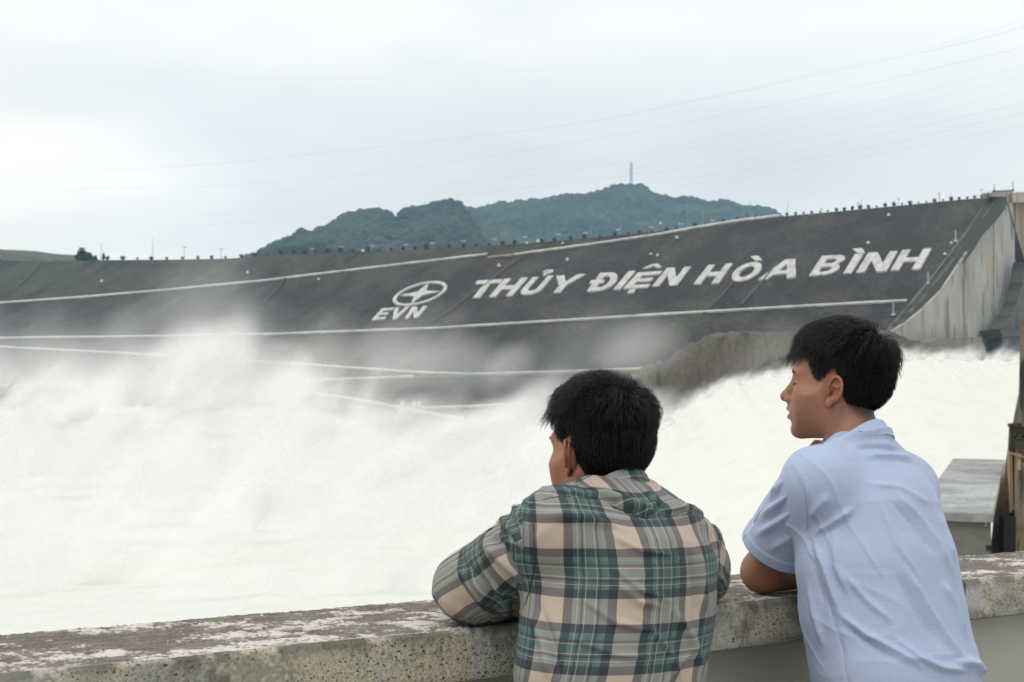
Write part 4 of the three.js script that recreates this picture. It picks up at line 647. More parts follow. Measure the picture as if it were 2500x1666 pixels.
// an ear in its own frame: x outwards, y up, z to the front of the head; origin at the ear canal
function earSDF(p) {
  const q = [p[0], p[1], p[2]];
  let d = sEll(q, [0.004, 0.004, -0.008], [0.0062, 0.0285, 0.0165]);
  d = smin(d, sEll(q, [-0.006, 0.0, -0.006], [0.009, 0.023, 0.011]), 0.008);
  const pts = []; for (let i = 0; i <= 12; i++) { const a = (-15 + i * 20.5) * Math.PI / 180; pts.push([0.0105 + 0.003 * Math.sin(i / 12 * 3.1) , 0.007 + 0.0265 * Math.sin(a), -0.0085 + 0.0165 * Math.cos(a)]); }
  let h = 9; for (let i = 0; i < 12; i++) h = Math.min(h, sCone(q, pts[i], pts[i + 1], 0.0038, 0.0036)); d = smin(d, h, 0.0025);
  d = smin(d, sEll(q, [0.0085, -0.0265, -0.001], [0.0055, 0.0115, 0.0085]), 0.006);                    // lobe
  d = smax(d, -sEll(q, [0.0150, -0.003, -0.0046], [0.0120, 0.0148, 0.0098]), 0.0025); d = smax(d, -sEll(q, [0.005, -0.006, 0.0012], [0.008, 0.0055, 0.0042]), 0.002);                   // concha
  d = smax(d, -sEll(q, [0.0140, 0.0205, -0.009], [0.0075, 0.0085, 0.0088]), 0.0025);                     // scapha
  d = smin(d, sCone(q, [0.010, 0.011, -0.016], [0.0085, 0.013, -0.001], 0.0024, 0.0018), 0.003);       // antihelix
  d = smin(d, sEll(q, [0.0075, -0.004, 0.0055], [0.0042, 0.006, 0.0035]), 0.004);                      // tragus
  return d;
}
// skin of a head: base tone, redder lips, nose and ears, stubble where the hair is cut short
function hairline(az, o) { return polyAt(o.hairline, az); }
function skinAt(p, o, ear) {
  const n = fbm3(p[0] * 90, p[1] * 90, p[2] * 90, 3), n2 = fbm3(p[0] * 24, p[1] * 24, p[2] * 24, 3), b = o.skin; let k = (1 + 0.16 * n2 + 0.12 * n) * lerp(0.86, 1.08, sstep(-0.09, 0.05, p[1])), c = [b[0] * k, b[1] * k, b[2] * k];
  const ax = Math.abs(p[0]), red = Math.exp(-((ax / 0.016) ** 2 + ((p[1] + 0.032) / 0.016) ** 2 + ((p[2] - 0.10) / 0.02) ** 2)) * 0.5 + Math.exp(-(((ax - 0.045) / 0.022) ** 2 + ((p[1] + 0.025) / 0.02) ** 2)) * (p[2] > 0.02 ? 0.35 : 0) + (ear ? 0.5 : 0);
  c = mix3(c, [b[0] * 1.05, b[1] * 0.74, b[2] * 0.70], clamp(red));
  if (p[2] > 0.05) { const lip = sstep(0.024, 0.016, ax) * sstep(0.0135, 0.008, Math.abs(p[1] + 0.0635)) * sstep(0.078, 0.086, p[2]); c = mix3(c, [b[0] * 0.78, b[1] * 0.52, b[2] * 0.52], lip * 0.75);
    const slit = sstep(0.003, 0.001, Math.abs(p[1] + 0.0632)) * sstep(0.022, 0.018, ax); c = mix3(c, [0.03, 0.012, 0.01], slit * 0.8);
    const brow = sstep(0.0090, 0.004, Math.abs(p[1] - 0.0265 + (ax - 0.03) * 0.12)) * sstep(0.008, 0.014, ax) * sstep(0.054, 0.046, ax) * (0.6 + 0.5 * n); c = mix3(c, [0.02, 0.014, 0.011], clamp(brow) * 0.9);
    const lash = sstep(0.0055, 0.0020, Math.abs(p[1] - 0.0008)) * sstep(0.016, 0.02, ax) * sstep(0.049, 0.044, ax); c = mix3(c, [0.03, 0.018, 0.014], lash * 0.85); }
  if (!ear) { const az = Math.atan2(ax, p[2]) * 180 / Math.PI, y = hairline(az, o) + 0.006 * n2, s = sstep(y - 0.006, y + 0.030, p[1]); c = mix3(c, [0.016, 0.012, 0.010], clamp(s * (0.95 + 0.2 * n))); }
  return c;
}
// a hand from wrist w, palm along d, palm faces n; curl 0 flat .. 1 fist; side +1 when the thumb leaves along d x n
function handBones(w, d, n, curl, side, s = 1) {
  d = d.clone().normalize(); n = n.clone().addScaledVector(d, -n.dot(d)).normalize(); const t = d.clone().cross(n).multiplyScalar(side), B = [], A = (v) => [v.x, v.y, v.z];
  const P = (a, b, c) => w.clone().addScaledVector(d, a * s).addScaledVector(t, b * s).addScaledVector(n, c * s), fl = [[0.044, 0.027, 0.022], [0.049, 0.031, 0.023], [0.046, 0.029, 0.023], [0.036, 0.021, 0.020]], kx = [0.088, 0.092, 0.087, 0.077], kt = [0.028, 0.0085, -0.011, -0.029];
  for (let f = 0; f < 4; f++) {
    const k = P(kx[f], kt[f], 0); B.push([A(P(0.008, kt[f] * 0.55, 0)), A(k), 0.014 * s, 0.0115 * s]);
    let q = k, a = curl * 1.15 + 0.06 * f * curl; for (let j = 0; j < 3; j++) { const dir = d.clone().multiplyScalar(Math.cos(a)).addScaledVector(n, Math.sin(a)).addScaledVector(t, (1.5 - f) * 0.04), r = q.clone().addScaledVector(dir.normalize(), fl[f][j] * s); B.push([A(q), A(r), (0.0096 - j * 0.0008) * s, (0.0090 - j * 0.0010) * s, f + 1]); q = r; a += curl * (j ? 0.9 : 1.25) + 0.12; }
  }
  let q = P(0.018, 0.022, 0.006), dirs = [[0.72, 0.62, 0.30], [0.9, 0.30, 0.35], [0.95, 0.0, 0.4]], ln = [0.042, 0.033, 0.027]; for (let j = 0; j < 3; j++) { const v = dirs[j], r = q.clone().add(d.clone().multiplyScalar(v[0]).addScaledVector(t, v[1] * (1 - curl * 0.3)).addScaledVector(n, v[2] * (0.5 + curl)).normalize().multiplyScalar(ln[j] * s)); B.push([A(q), A(r), (0.0125 - j * 0.0016) * s, (0.0108 - j * 0.0015) * s, 9]); q = r; }
  return B;
}
function handGeo(B, fore, skin) {                        // fore: the last of the forearm, so that wrist and hand are one surface
  const f = (p) => { let palm = sCone(p, ...fore), best = 9; for (const b of B) { const v = sCone(p, b[0], b[1], b[2], b[3]); if (!b[4]) palm = smin(palm, v, 0.012); } const per = {}; for (const b of B) if (b[4]) { const v = sCone(p, b[0], b[1], b[2], b[3]); per[b[4]] = per[b[4]] === undefined ? v : smin(per[b[4]], v, 0.003); } for (const k in per) best = Math.min(best, smin(palm, per[k], k === '9' ? 0.010 : 0.006)); return Math.min(best, palm); };
  const lo = [9e9, 9e9, 9e9], hi = [-9e9, -9e9, -9e9]; for (const b of [...B, fore]) for (const e of [b[0], b[1]]) for (let c = 0; c < 3; c++) { lo[c] = Math.min(lo[c], e[c] - 0.05); hi[c] = Math.max(hi[c], e[c] + 0.05); }
  return paint(surfaceNets(f, lo, hi, 0.0036), skin);
}
function paint(m, skin) { const col = []; for (let i = 0; i < m.pos.length; i += 3) { const n = fbm3(m.pos[i] * 30, m.pos[i + 1] * 30, m.pos[i + 2] * 30, 3), n2 = fbm3(m.pos[i] * 120, m.pos[i + 1] * 120, m.pos[i + 2] * 120, 2), k = 1 + 0.14 * n + 0.08 * n2; col.push(skin[0] * k, skin[1] * k, skin[2] * k); } return geoFrom(m.pos, m.idx, null, col, m.nor); }

// ---- folds and seams of cloth: a list of [points, width, height] traced on the shirt as the survey picture shows it
function foldHeight(px, py, folds) { let s = 0; for (const f of folds) { const P = f.p; if (px < f.b[0] || px > f.b[2] || py < f.b[1] || py > f.b[3]) continue; let best = 1e9, T = 0, sg = 1; for (let i = 0; i < P.length - 1; i++) { const [d, t, g] = segDist2(px, py, P[i], P[i + 1]); if (d < best) { best = d; T = (i + t) / (P.length - 1); sg = g; } } const e = f.full ? 1 : Math.min(1, 4 * T + 0.15) * Math.min(1, 4 * (1 - T) + 0.15), q = best / f.w; s += f.h * e * Math.exp(-q * q) * (f.asym ? 1 + 0.6 * sg * Math.min(1, q) : 1); } return s; }
const fold = (h, w, p, full) => { const xs = p.map((q) => q[0]), ys = p.map((q) => q[1]), m = w * 2.6; return { h, w, p, full, b: [Math.min(...xs) - m, Math.min(...ys) - m, Math.max(...xs) + m, Math.max(...ys) + m] }; };

// ---- one man. Everything is given in metres from points at(px, py, depth)
function buildMan(o) {
  const man = thing('person', o.label, 'person', o.foot), base = man.position, loc = (v) => v.clone().sub(base), A3 = (v) => [v.x, v.y, v.z];
  const F = V(-Math.sin(o.yaw), 0, -Math.cos(o.yaw)), Lf = V(-Math.cos(o.yaw), 0, Math.sin(o.yaw));       // facing; the man's left
  // torso: a chain of rounded cones squashed from front to back, with shoulders and the slope up to the neck
  const toT = (p) => { const x = p[0] - o.org.x, z = p[2] - o.org.z; return [(x * Lf.x + z * Lf.z) * (o.squash || 0.72), p[1], x * F.x + z * F.z]; }, tl = (v) => toT([v.x, v.y, v.z]);
  const spine = o.spine.map((s) => [tl(s[0]), s[1]]), sh = [o.shL, o.shR].map((v) => A3(v)), nk = A3(o.neck);
  const torso = (p, g = 0) => { const q = toT(p); let d = 9; for (let i = 0; i < spine.length - 1; i++) { const v = sCone(q, spine[i][0], spine[i + 1][0], spine[i][1], spine[i + 1][1]); d = i ? smin(d, v, 0.03) : v; }
    for (let i = 0; i < 2; i++) { d = smin(d, sCone(p, nk, sh[i], o.trap || 0.052, o.shr || 0.066), o.trapK || 0.045); d = smin(d, sCone(p, sh[i], A3((i ? o.elR : o.elL).clone().lerp(i ? o.shR : o.shL, 0.72)), o.shr || 0.066, 0.05), 0.05); } if (o.blade) for (const b of o.blade) d = smin(d, sEll(p, b[0], b[1]), 0.05); return d - g; };
  // -------- body: head, neck, arms and the trunk beneath the clothes are one mesh
  const hq = new THREE.Quaternion().setFromEuler(new THREE.Euler(-o.headPitch, Math.PI + o.headYaw, o.headRoll || 0, 'YXZ')), hs = o.headScale || 1, H = headSDF(o), hp = (v) => V(v[0], v[1], v[2]).multiplyScalar(hs).applyQuaternion(hq).add(o.head), inv = hq.clone().invert(), toH = (p) => { const v = V(p[0] - o.head.x, p[1] - o.head.y, p[2] - o.head.z).applyQuaternion(inv).divideScalar(hs); return [v.x, v.y, v.z]; };
  const nTop = [0, -0.045, -0.030], nB = toH(A3(o.neck)), str = [1, -1].map((s) => [[0.060 * s, -0.035, -0.020], toH(A3(o.neck.clone().addScaledVector(Lf, 0.02 * s).addScaledVector(F, 0.055).add(V(0, -0.02, 0))))]);
  const headNeck = (p) => { let d = H(p); d = smin(d, sCone(p, nTop, nB, 0.0525, 0.062), 0.022); for (const s of str) d = smin(d, sCone(p, s[0], s[1], 0.011, 0.010), 0.014); if (o.creases) for (const c of o.creases) d = smax(d, -sCone(p, c[0], c[1], 0.0006, 0.0004), 0.010); return d; };
  const hm = surfaceNets(headNeck, [-0.098, Math.min(-0.135, nB[1] - 0.03), -0.13 + Math.min(0, nB[2] + 0.05)], [0.098, 0.138, 0.128], 0.0025), hcol = [];
  const gs = []; const pushSkin = (m, fn, tr) => { const col = [], pos = [], nor = []; for (let i = 0; i < m.pos.length; i += 3) { const p = [m.pos[i], m.pos[i + 1], m.pos[i + 2]]; col.push(...fn(p)); const w = loc(tr(p)); pos.push(w.x, w.y, w.z); const e = V(m.nor[i], m.nor[i + 1], m.nor[i + 2]).applyQuaternion(hq); nor.push(e.x, e.y, e.z); } gs.push(geoFrom(pos, m.idx, null, col, nor)); };
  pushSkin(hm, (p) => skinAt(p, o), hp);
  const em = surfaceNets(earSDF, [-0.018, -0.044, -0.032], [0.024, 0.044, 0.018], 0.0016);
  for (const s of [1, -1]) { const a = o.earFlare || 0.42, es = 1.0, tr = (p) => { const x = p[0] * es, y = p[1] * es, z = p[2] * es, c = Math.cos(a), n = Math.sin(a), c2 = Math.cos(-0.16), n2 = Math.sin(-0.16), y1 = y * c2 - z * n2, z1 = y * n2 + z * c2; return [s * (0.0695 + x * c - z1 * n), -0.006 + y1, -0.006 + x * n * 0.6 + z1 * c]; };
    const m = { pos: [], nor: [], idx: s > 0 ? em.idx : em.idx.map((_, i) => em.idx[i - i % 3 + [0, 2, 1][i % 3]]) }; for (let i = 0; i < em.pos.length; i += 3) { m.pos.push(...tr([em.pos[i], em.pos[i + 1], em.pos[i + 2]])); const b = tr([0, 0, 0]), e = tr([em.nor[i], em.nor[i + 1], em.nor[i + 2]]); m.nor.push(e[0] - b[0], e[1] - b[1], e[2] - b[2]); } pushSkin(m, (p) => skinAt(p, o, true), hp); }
  const arms = [[o.shL, o.elL, o.wrL], [o.shR, o.elR, o.wrR]];
  const trunk = (p) => { let d = torso(p, -0.014); arms.forEach(([s, e, w]) => { d = smin(d, sCone(p, A3(s), A3(e), 0.050, 0.040), 0.02); d = smin(d, sCone(p, A3(e), A3(w.clone().lerp(e, 0.25)), 0.043, 0.034), 0.014); d = smin(d, sCone(p, A3(w.clone().lerp(e, 0.3)), A3(w), 0.034, 0.026), 0.015); }); return d; };
  const bb = [o.shL, o.shR, o.elL, o.elR, o.wrL, o.wrR, o.spine[0][0], o.neck], lo = [0, 1, 2].map((c) => Math.min(...bb.map((v) => A3(v)[c])) - (c === 1 ? 0.02 : 0.24)), hi = [0, 1, 2].map((c) => Math.max(...bb.map((v) => A3(v)[c])) + (c === 1 ? 0.06 : 0.24));
  lo[1] = o.spine[0][0].y - 0.05; { const m = surfaceNets(trunk, lo, hi, 0.0085); gs.push(paint(m, o.armSkin || o.skin).translate(-base.x, -base.y, -base.z)); }
  for (const [w, e, d, n, curl, side] of o.hands) gs.push(handGeo(handBones(w, d, n, curl, side), [A3(w.clone().lerp(e, 0.25)), A3(w), 0.0300, 0.0262], o.armSkin || o.skin).translate(-base.x, -base.y, -base.z));
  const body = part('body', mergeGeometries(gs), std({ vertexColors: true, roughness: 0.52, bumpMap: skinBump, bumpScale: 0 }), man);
  // -------- hair: a cap over the scalp and thousands of strands
  const hairMat = new THREE.MeshPhysicalMaterial({ color: lin(0.0050, 0.0044, 0.0042), roughness: 0.32, specularIntensity: 0.9 }), rim = std({ color: lin(0.011, 0.0095, 0.009), roughness: 0.5 });
  const shoot = (O, d) => { let t = 0.17; for (let i = 0; i < 40; i++) { const v = H([O[0] + d[0] * t, O[1] + d[1] * t, O[2] + d[2] * t]); if (v < 0.0004) break; t -= v * 0.9; } return [O[0] + d[0] * t, O[1] + d[1] * t, O[2] + d[2] * t]; };
  const gradH = (p) => { const e = 0.003, g = [H([p[0] + e, p[1], p[2]]) - H([p[0] - e, p[1], p[2]]), H([p[0], p[1] + e, p[2]]) - H([p[0], p[1] - e, p[2]]), H([p[0], p[1], p[2] + e]) - H([p[0], p[1], p[2] - e])]; return V(...g).normalize(); };
  const O = [0, 0.02, -0.012], thick = (p) => { const az = Math.atan2(Math.abs(p[0]), p[2]) * 180 / Math.PI, h = p[1] - hairline(az, o); return [h, o.thick(az, p, h)]; };
  const cap = (() => { const nu = 150, nv = 90, pos = [], idx = [], ok = []; for (let j = 0; j <= nv; j++) for (let i = 0; i <= nu; i++) { const a = i / nu * 2 * Math.PI, e = lerp(-1.1, Math.PI / 2, j / nv), d = [Math.cos(e) * Math.sin(a), Math.sin(e), Math.cos(e) * Math.cos(a)], p = shoot(O, d), [h, t] = thick(p), n = 0.0022 * fbm3(p[0] * 60, p[1] * 60, p[2] * 60, 3), k = Math.max(0, t + (t > 0.004 ? n : 0)); const w = loc(hp([p[0] + d[0] * k, p[1] + d[1] * k, p[2] + d[2] * k])); pos.push(w.x, w.y, w.z); ok.push(h > 0.022 && t > 0.0012); }
    for (let j = 0; j < nv; j++) for (let i = 0; i < nu; i++) { const a = j * (nu + 1) + i, b = a + nu + 1; if (ok[a] && ok[a + 1] && ok[b] && ok[b + 1]) idx.push(a, a + 1, b, a + 1, b + 1, b); } const g = geoFrom(pos, idx); g.computeVertexNormals(); return g; })();
  const hair = part('hair', cap, new THREE.MeshPhysicalMaterial({ color: lin(0.0035, 0.003, 0.003), roughness: 0.9, specularIntensity: 0.15 }), man);
  const R = rng(o.seed), sp = [], si = []; const Wp = V(...o.whorl);
  const strand = (root, dir, len, o2) => { // a tapered three-sided hair that bends along the head
    const n = o2.seg || 6, P = [root.clone()], d = dir.clone(); let p = root.clone();
    for (let k = 0; k < n; k++) { p = p.clone().addScaledVector(d, len / n); const v = H([p.x, p.y, p.z]), need = o2.keep * (1 - 0.5 * k / n) ; if (v < need) { const g = gradH([p.x, p.y, p.z]); p.addScaledVector(g, need - v); } else if (v > need * 1.4 && o2.hug) { const g = gradH([p.x, p.y, p.z]); p.addScaledVector(g, -(v - need * 1.4) * o2.hug); } P.push(p); d.copy(p).sub(P[P.length - 2]).normalize().add(V(0, -1, 0).multiplyScalar(o2.g)).add(V(R() - 0.5, R() - 0.5, R() - 0.5).multiplyScalar(o2.curl)).normalize(); }
    const b0 = sp.length / 3, r0 = o2.r; for (let k = 0; k <= n; k++) { const t = P[Math.min(k + 1, n)].clone().sub(P[Math.max(k - 1, 0)]).normalize(), e1 = V(t.y, t.z, -t.x).cross(t).normalize(), e2 = t.clone().cross(e1), r = r0 * (1 - 0.85 * (k / n) ** 2); for (let a = 0; a < 3; a++) { const q = loc(hp([P[k].x + (e1.x * Math.cos(a * 2.094) + e2.x * Math.sin(a * 2.094)) * r, P[k].y + (e1.y * Math.cos(a * 2.094) + e2.y * Math.sin(a * 2.094)) * r, P[k].z + (e1.z * Math.cos(a * 2.094) + e2.z * Math.sin(a * 2.094)) * r])); sp.push(q.x, q.y, q.z); } }
    for (let k = 0; k < n; k++) for (let a = 0; a < 3; a++) { const i0 = b0 + k * 3 + a, i1 = b0 + k * 3 + (a + 1) % 3; si.push(i0, i1, i0 + 3, i1, i1 + 3, i0 + 3); }
  };
  let made = 0; while (made < o.strands) {
    const y1 = R() * 1.92 - 0.92, A = R() * 6.283, r1 = Math.sqrt(Math.max(0, 1 - y1 * y1)), p = shoot(O, [r1 * Math.sin(A), y1, r1 * Math.cos(A)]), [h, t] = thick(p); if (h < -0.002 * R() || t <= 0 || (h < 0.026 && R() > 0.25 + h / 0.035)) continue;
    const n = gradH(p), q = V(...p), az = Math.atan2(Math.abs(p[0]), p[2]) * 180 / Math.PI, top = sstep(0.055, 0.100, p[1]); let f = q.clone().sub(Wp); f.addScaledVector(n, -f.dot(n)).normalize();
    const down = V(0, -1, 0).addScaledVector(n, n.y).normalize(), d = f.multiplyScalar(top).addScaledVector(down, (1 - top) * 1.1).add(V(0, 0, o.forward * top * (p[2] > -0.03 ? 1 : 0))).addScaledVector(n, 0.08 + 0.26 * top * R()).add(V(R() - 0.5, R() - 0.5, R() - 0.5).multiplyScalar(0.10 + 0.06 * top)).add(V(noise3(p[0] * 45, p[1] * 45, p[2] * 45 + 9), noise3(p[0] * 45 + 20, p[1] * 45, p[2] * 45), noise3(p[0] * 45, p[1] * 45 + 40, p[2] * 45)).multiplyScalar(0.16 + 0.22 * top)).normalize();
    const cl = 0.011, ci = [0, 1, 2].map((k) => Math.floor(p[k] / cl)), cc = V(...ci.map((k, a) => (k + 0.2 + 0.6 * hash3(ci[0] + a * 31, ci[1], ci[2])) * cl)); const short = sstep(0, 0.035, h), len = lerp(0.004, lerp(o.sideLen, o.topLen, top), short) * (0.7 + 0.6 * R());
    d.multiplyScalar(len).addScaledVector(cc.sub(q), 0.75 * short * (0.4 + 0.6 * top)).normalize(); strand(q.clone().addScaledVector(n, t * 0.55 * short), d, len, { keep: Math.max(0.0006, t * (0.75 + 0.4 * R())), hug: 0.22, g: 0.10, curl: 0.04 + 0.10 * R() * R(), r: 0.00030 + 0.00022 * R() }); made++;
  }
  for (const [root, dir, len, g, n, spread] of o.locks) for (let k = 0; k < n; k++) { const d0 = [root[0] + (R() - 0.5) * spread, root[1] + (R() - 0.5) * spread * 0.5 , root[2] + (R() - 0.5) * spread * 0.5], L = Math.hypot(d0[0], d0[1] - 0.02, d0[2] + 0.012), p = shoot(O, [d0[0] / L, (d0[1] - 0.02) / L, (d0[2] + 0.012) / L]), nn = gradH(p), t = Math.max(0.004, thick(p)[1]);
    strand(V(...p).addScaledVector(nn, t * 0.8), V(...dir).add(V(R() - 0.5, R() - 0.5, R() - 0.5).multiplyScalar(0.45)).normalize(), len * (0.6 + 0.6 * R()), { keep: t * 0.9, hug: 0, g, curl: 0.12, r: 0.00045, seg: 8 }); }
  for (const sd of [1, -1]) for (let k = 0; k < 300; k++) { const t = R(), x = lerp(0.013, 0.050, t) * sd, y = 0.0265 + 0.004 * Math.sin(t * 2.6) - 0.003 * t + (R() - 0.5) * 0.007 * (1 - 0.5 * t), L = Math.hypot(x, y - 0.02, 0.09), p = shoot(O, [x / L, (y - 0.02) / L, 0.09 / L]); strand(V(...p), V(sd * 0.8, 0.35 * (1 - t) - 0.15 * t, 0.25).normalize(), 0.005 + 0.003 * R(), { keep: 0.0004, hug: 0.6, g: 0.02, curl: 0.05, r: 0.00048, seg: 3 }); }
  { const g = geoFrom(sp, si); part('hair_strands', g, hairMat, man).userData.kind = 'stuff'; }
  // -------- shirt: the trunk as one loft shot onto its distance field, so that the cloth pattern follows the cloth
  const facing = (p, n) => n.dot(EYE.clone().sub(p)) > 0;
  const relief = (P, N, folds, fine) => { const [px, py] = proj(P), f = facing(P, N) ? Math.max(-0.008, 1.3 * foldHeight(px, py, folds)) : 0; return f + fine; };
  { const nT = 260, stations = []; const y0 = o.spine[0][0].y + 0.015, yTop = o.loftTop, ax = (y) => { const S = o.spine; for (let i = 0; i < S.length - 1; i++) if (y <= S[i + 1][0].y || i === S.length - 2) { const t = (y - S[i][0].y) / (S[i + 1][0].y - S[i][0].y); return S[i][0].clone().lerp(S[i + 1][0], t); } };
    for (let k = 0; k <= 130; k++) stations.push([lerp(y0, yTop, k / 130), 0]); for (let k = 1; k <= 80; k++) stations.push([yTop + 0.03 * k / 80, k / 80 * o.loftTilt]);
    const pos = [], uv = [], idx = [], rows = stations.length, raw = [];
    for (let k = 0; k < rows; k++) { const [y, phi] = stations[k], C = ax(y).lerp(V(o.neck.x, y, o.neck.z), sstep(0, 1.0, phi) * 0.75); for (let i = 0; i <= nT; i++) { const th = i / nT * 2 * Math.PI, dir = F.clone().multiplyScalar(Math.cos(th) * Math.cos(phi)).addScaledVector(Lf, Math.sin(th) * Math.cos(phi)).add(V(0, Math.sin(phi), 0)); let t = 0.5; for (let s = 0; s < 60; s++) { const p = [C.x + dir.x * t, C.y + dir.y * t, C.z + dir.z * t], v = torso(p); if (v < 0.0004) break; t -= v * 0.92; if (t < 0.03) { t = 0.03; break; } } raw.push(C.clone().addScaledVector(dir, t)); } }
    const W = nT + 1, at2 = (k, i) => raw[k * W + i], us = new Float32Array(rows * W), vs = new Float32Array(rows * W), mid = nT / 2;
    for (let k = 0; k < rows; k++) { for (let i = mid + 1; i <= nT; i++) us[k * W + i] = us[k * W + i - 1] + at2(k, i).distanceTo(at2(k, i - 1)); for (let i = mid - 1; i >= 0; i--) us[k * W + i] = us[k * W + i + 1] - at2(k, i).distanceTo(at2(k, i + 1)); }
    for (let k = 1; k < rows; k++) for (let i = 0; i <= nT; i++) { const up = at2(k, i).clone().sub(at2(k - 1, i)), du = us[k * W + i] - us[(k - 1) * W + i]; vs[k * W + i] = vs[(k - 1) * W + i] + Math.sqrt(Math.max(0, up.lengthSq() - du * du)); }
    for (let k = 0; k < rows - 1; k++) for (let i = 0; i < nT; i++) { const a = k * W + i; idx.push(a, a + 1, a + W, a + 1, a + W + 1, a + W); }
    const flat = []; raw.forEach((p) => flat.push(p.x, p.y, p.z)); const g0 = geoFrom(flat, idx), N = g0.attributes.normal, sgn = V(N.getX(mid + W * 40), 0, N.getZ(mid + W * 40)).dot(F) < 0 ? 1 : -1;
    raw.forEach((p, q) => { const n = V(N.getX(q), N.getY(q), N.getZ(q)).multiplyScalar(sgn), fine = o.fine(us[q], vs[q], p), b = relief(p, n, o.folds, fine), w = loc(p.clone().addScaledVector(n, b)); pos.push(w.x, w.y, w.z); uv.push((us[q] + o.uv0[0]) / o.cloth.size, (vs[q] * (o.vScale || 1) + o.uv0[1]) / o.cloth.size); });
    const g = geoFrom(pos, sgn > 0 ? idx : idx.map((_, i) => idx[i - i % 3 + [0, 2, 1][i % 3]]), uv); man.userData.shirt = 1; part('shirt', g, o.cloth.mat, man); delete man.userData.shirt;
    const pr = raw.map((p, q) => { const n = V(N.getX(q), N.getY(q), N.getZ(q)).multiplyScalar(sgn); return facing(p, n) ? proj(p) : null; }), sg = [];
    for (const line of o.seams || []) { const pts = []; for (let i = 0; i < line.length - 1; i++) { const m = Math.max(2, Math.round(Math.hypot(line[i + 1][0] - line[i][0], line[i + 1][1] - line[i][1]) / 7)); for (let k = 0; k < m; k++) { const X = lerp(line[i][0], line[i + 1][0], k / m), Y = lerp(line[i][1], line[i + 1][1], k / m); let bd = 1e9, bq = 0; for (let q = 0; q < pr.length; q++) { const e = pr[q]; if (!e) continue; const d = (e[0] - X) ** 2 + (e[1] - Y) ** 2; if (d < bd) { bd = d; bq = q; } } if (bd < 120) pts.push(V(pos[bq * 3], pos[bq * 3 + 1], pos[bq * 3 + 2]).addScaledVector(V(N.getX(bq), N.getY(bq), N.getZ(bq)), sgn * 0.0002)); } }
      for (let it = 0; it < 6; it++) for (let i = 1; i < pts.length - 1; i++) pts[i].lerp(pts[i - 1].clone().add(pts[i + 1]).multiplyScalar(0.5), 0.5); if (pts.length > 3) sg.push(tube(pts.filter((_, i) => i % 3 === 0 || i === pts.length - 1), 0.0009, 5, pts.length * 2)); }
    if (sg.length) part('seam', mergeGeometries(sg), std({ color: o.seamColor, roughness: 0.9 }), man); }
  // sleeves: tubes round a smooth path, their pattern running along the arm
  for (const S of o.sleeves) {
    const curve = new THREE.CatmullRomCurve3(S.path, false, 'centripetal'), nL = 120, nR = 72, pos = [], uv = [], idx = []; let prev = null, ref = null, L = 0; const fr = [];
    for (let k = 0; k <= nL; k++) { const t = k / nL, p = curve.getPointAt(t), d = curve.getTangentAt(t); if (!ref) { ref = S.up.clone().addScaledVector(d, -S.up.dot(d)).normalize(); } else { const q = new THREE.Quaternion().setFromUnitVectors(prev, d); ref.applyQuaternion(q); ref.addScaledVector(d, -ref.dot(d)).normalize(); } prev = d; fr.push([p, d, ref.clone()]); }
    for (let k = 0; k <= nL; k++) { const [p, d, e1] = fr[k], e2 = d.clone().cross(e1), t = k / nL; if (k) L += p.distanceTo(fr[k - 1][0]); const r = polyAt(S.r, t), cuff = S.hem && t > 1 - S.hem ? 0.0018 : 0, seam = S.hem && Math.abs(t - (1 - S.hem)) < 0.006 ? -0.0012 : 0;
      for (let i = 0; i <= nR; i++) { const a = i / nR * 2 * Math.PI, n = e1.clone().multiplyScalar(Math.cos(a)).addScaledVector(e2, Math.sin(a)), ov = 1 + (S.oval || 0) * Math.cos(2 * (a - (S.ovalA || 0))), u = a * 0.075; const q = p.clone().addScaledVector(n, r * ov), b = relief(q, n, S.folds, o.fine(u + 3, L, q) + cuff + seam + (S.wave ? S.wave(a, L, t) : 0)), w = loc(q.addScaledVector(n, b)); pos.push(w.x, w.y, w.z); uv.push((u + (S.uv || [0, 0])[0]) / o.cloth.size, (L + (S.uv || [0, 0])[1]) / o.cloth.size); } }
    if (S.hem) { for (let i = 0; i <= nR; i++) { const a = (nL * (nR + 1) + i) * 3, p = fr[nL][0], c = loc(p), q = V(pos[a], pos[a + 1], pos[a + 2]).lerp(c, 0.06).addScaledVector(fr[nL - 6][1], -0.012); pos.push(q.x, q.y, q.z); uv.push(i / nR, 0.3); } }
    const rows = S.hem ? nL + 1 : nL; for (let k = 0; k < rows; k++) for (let i = 0; i < nR; i++) { const a = k * (nR + 1) + i, b = a + nR + 1; idx.push(a, b, a + 1, a + 1, b, b + 1); }
    part('sleeve', geoFrom(pos, idx, uv), S.mat || o.cloth.mat, man);
  }
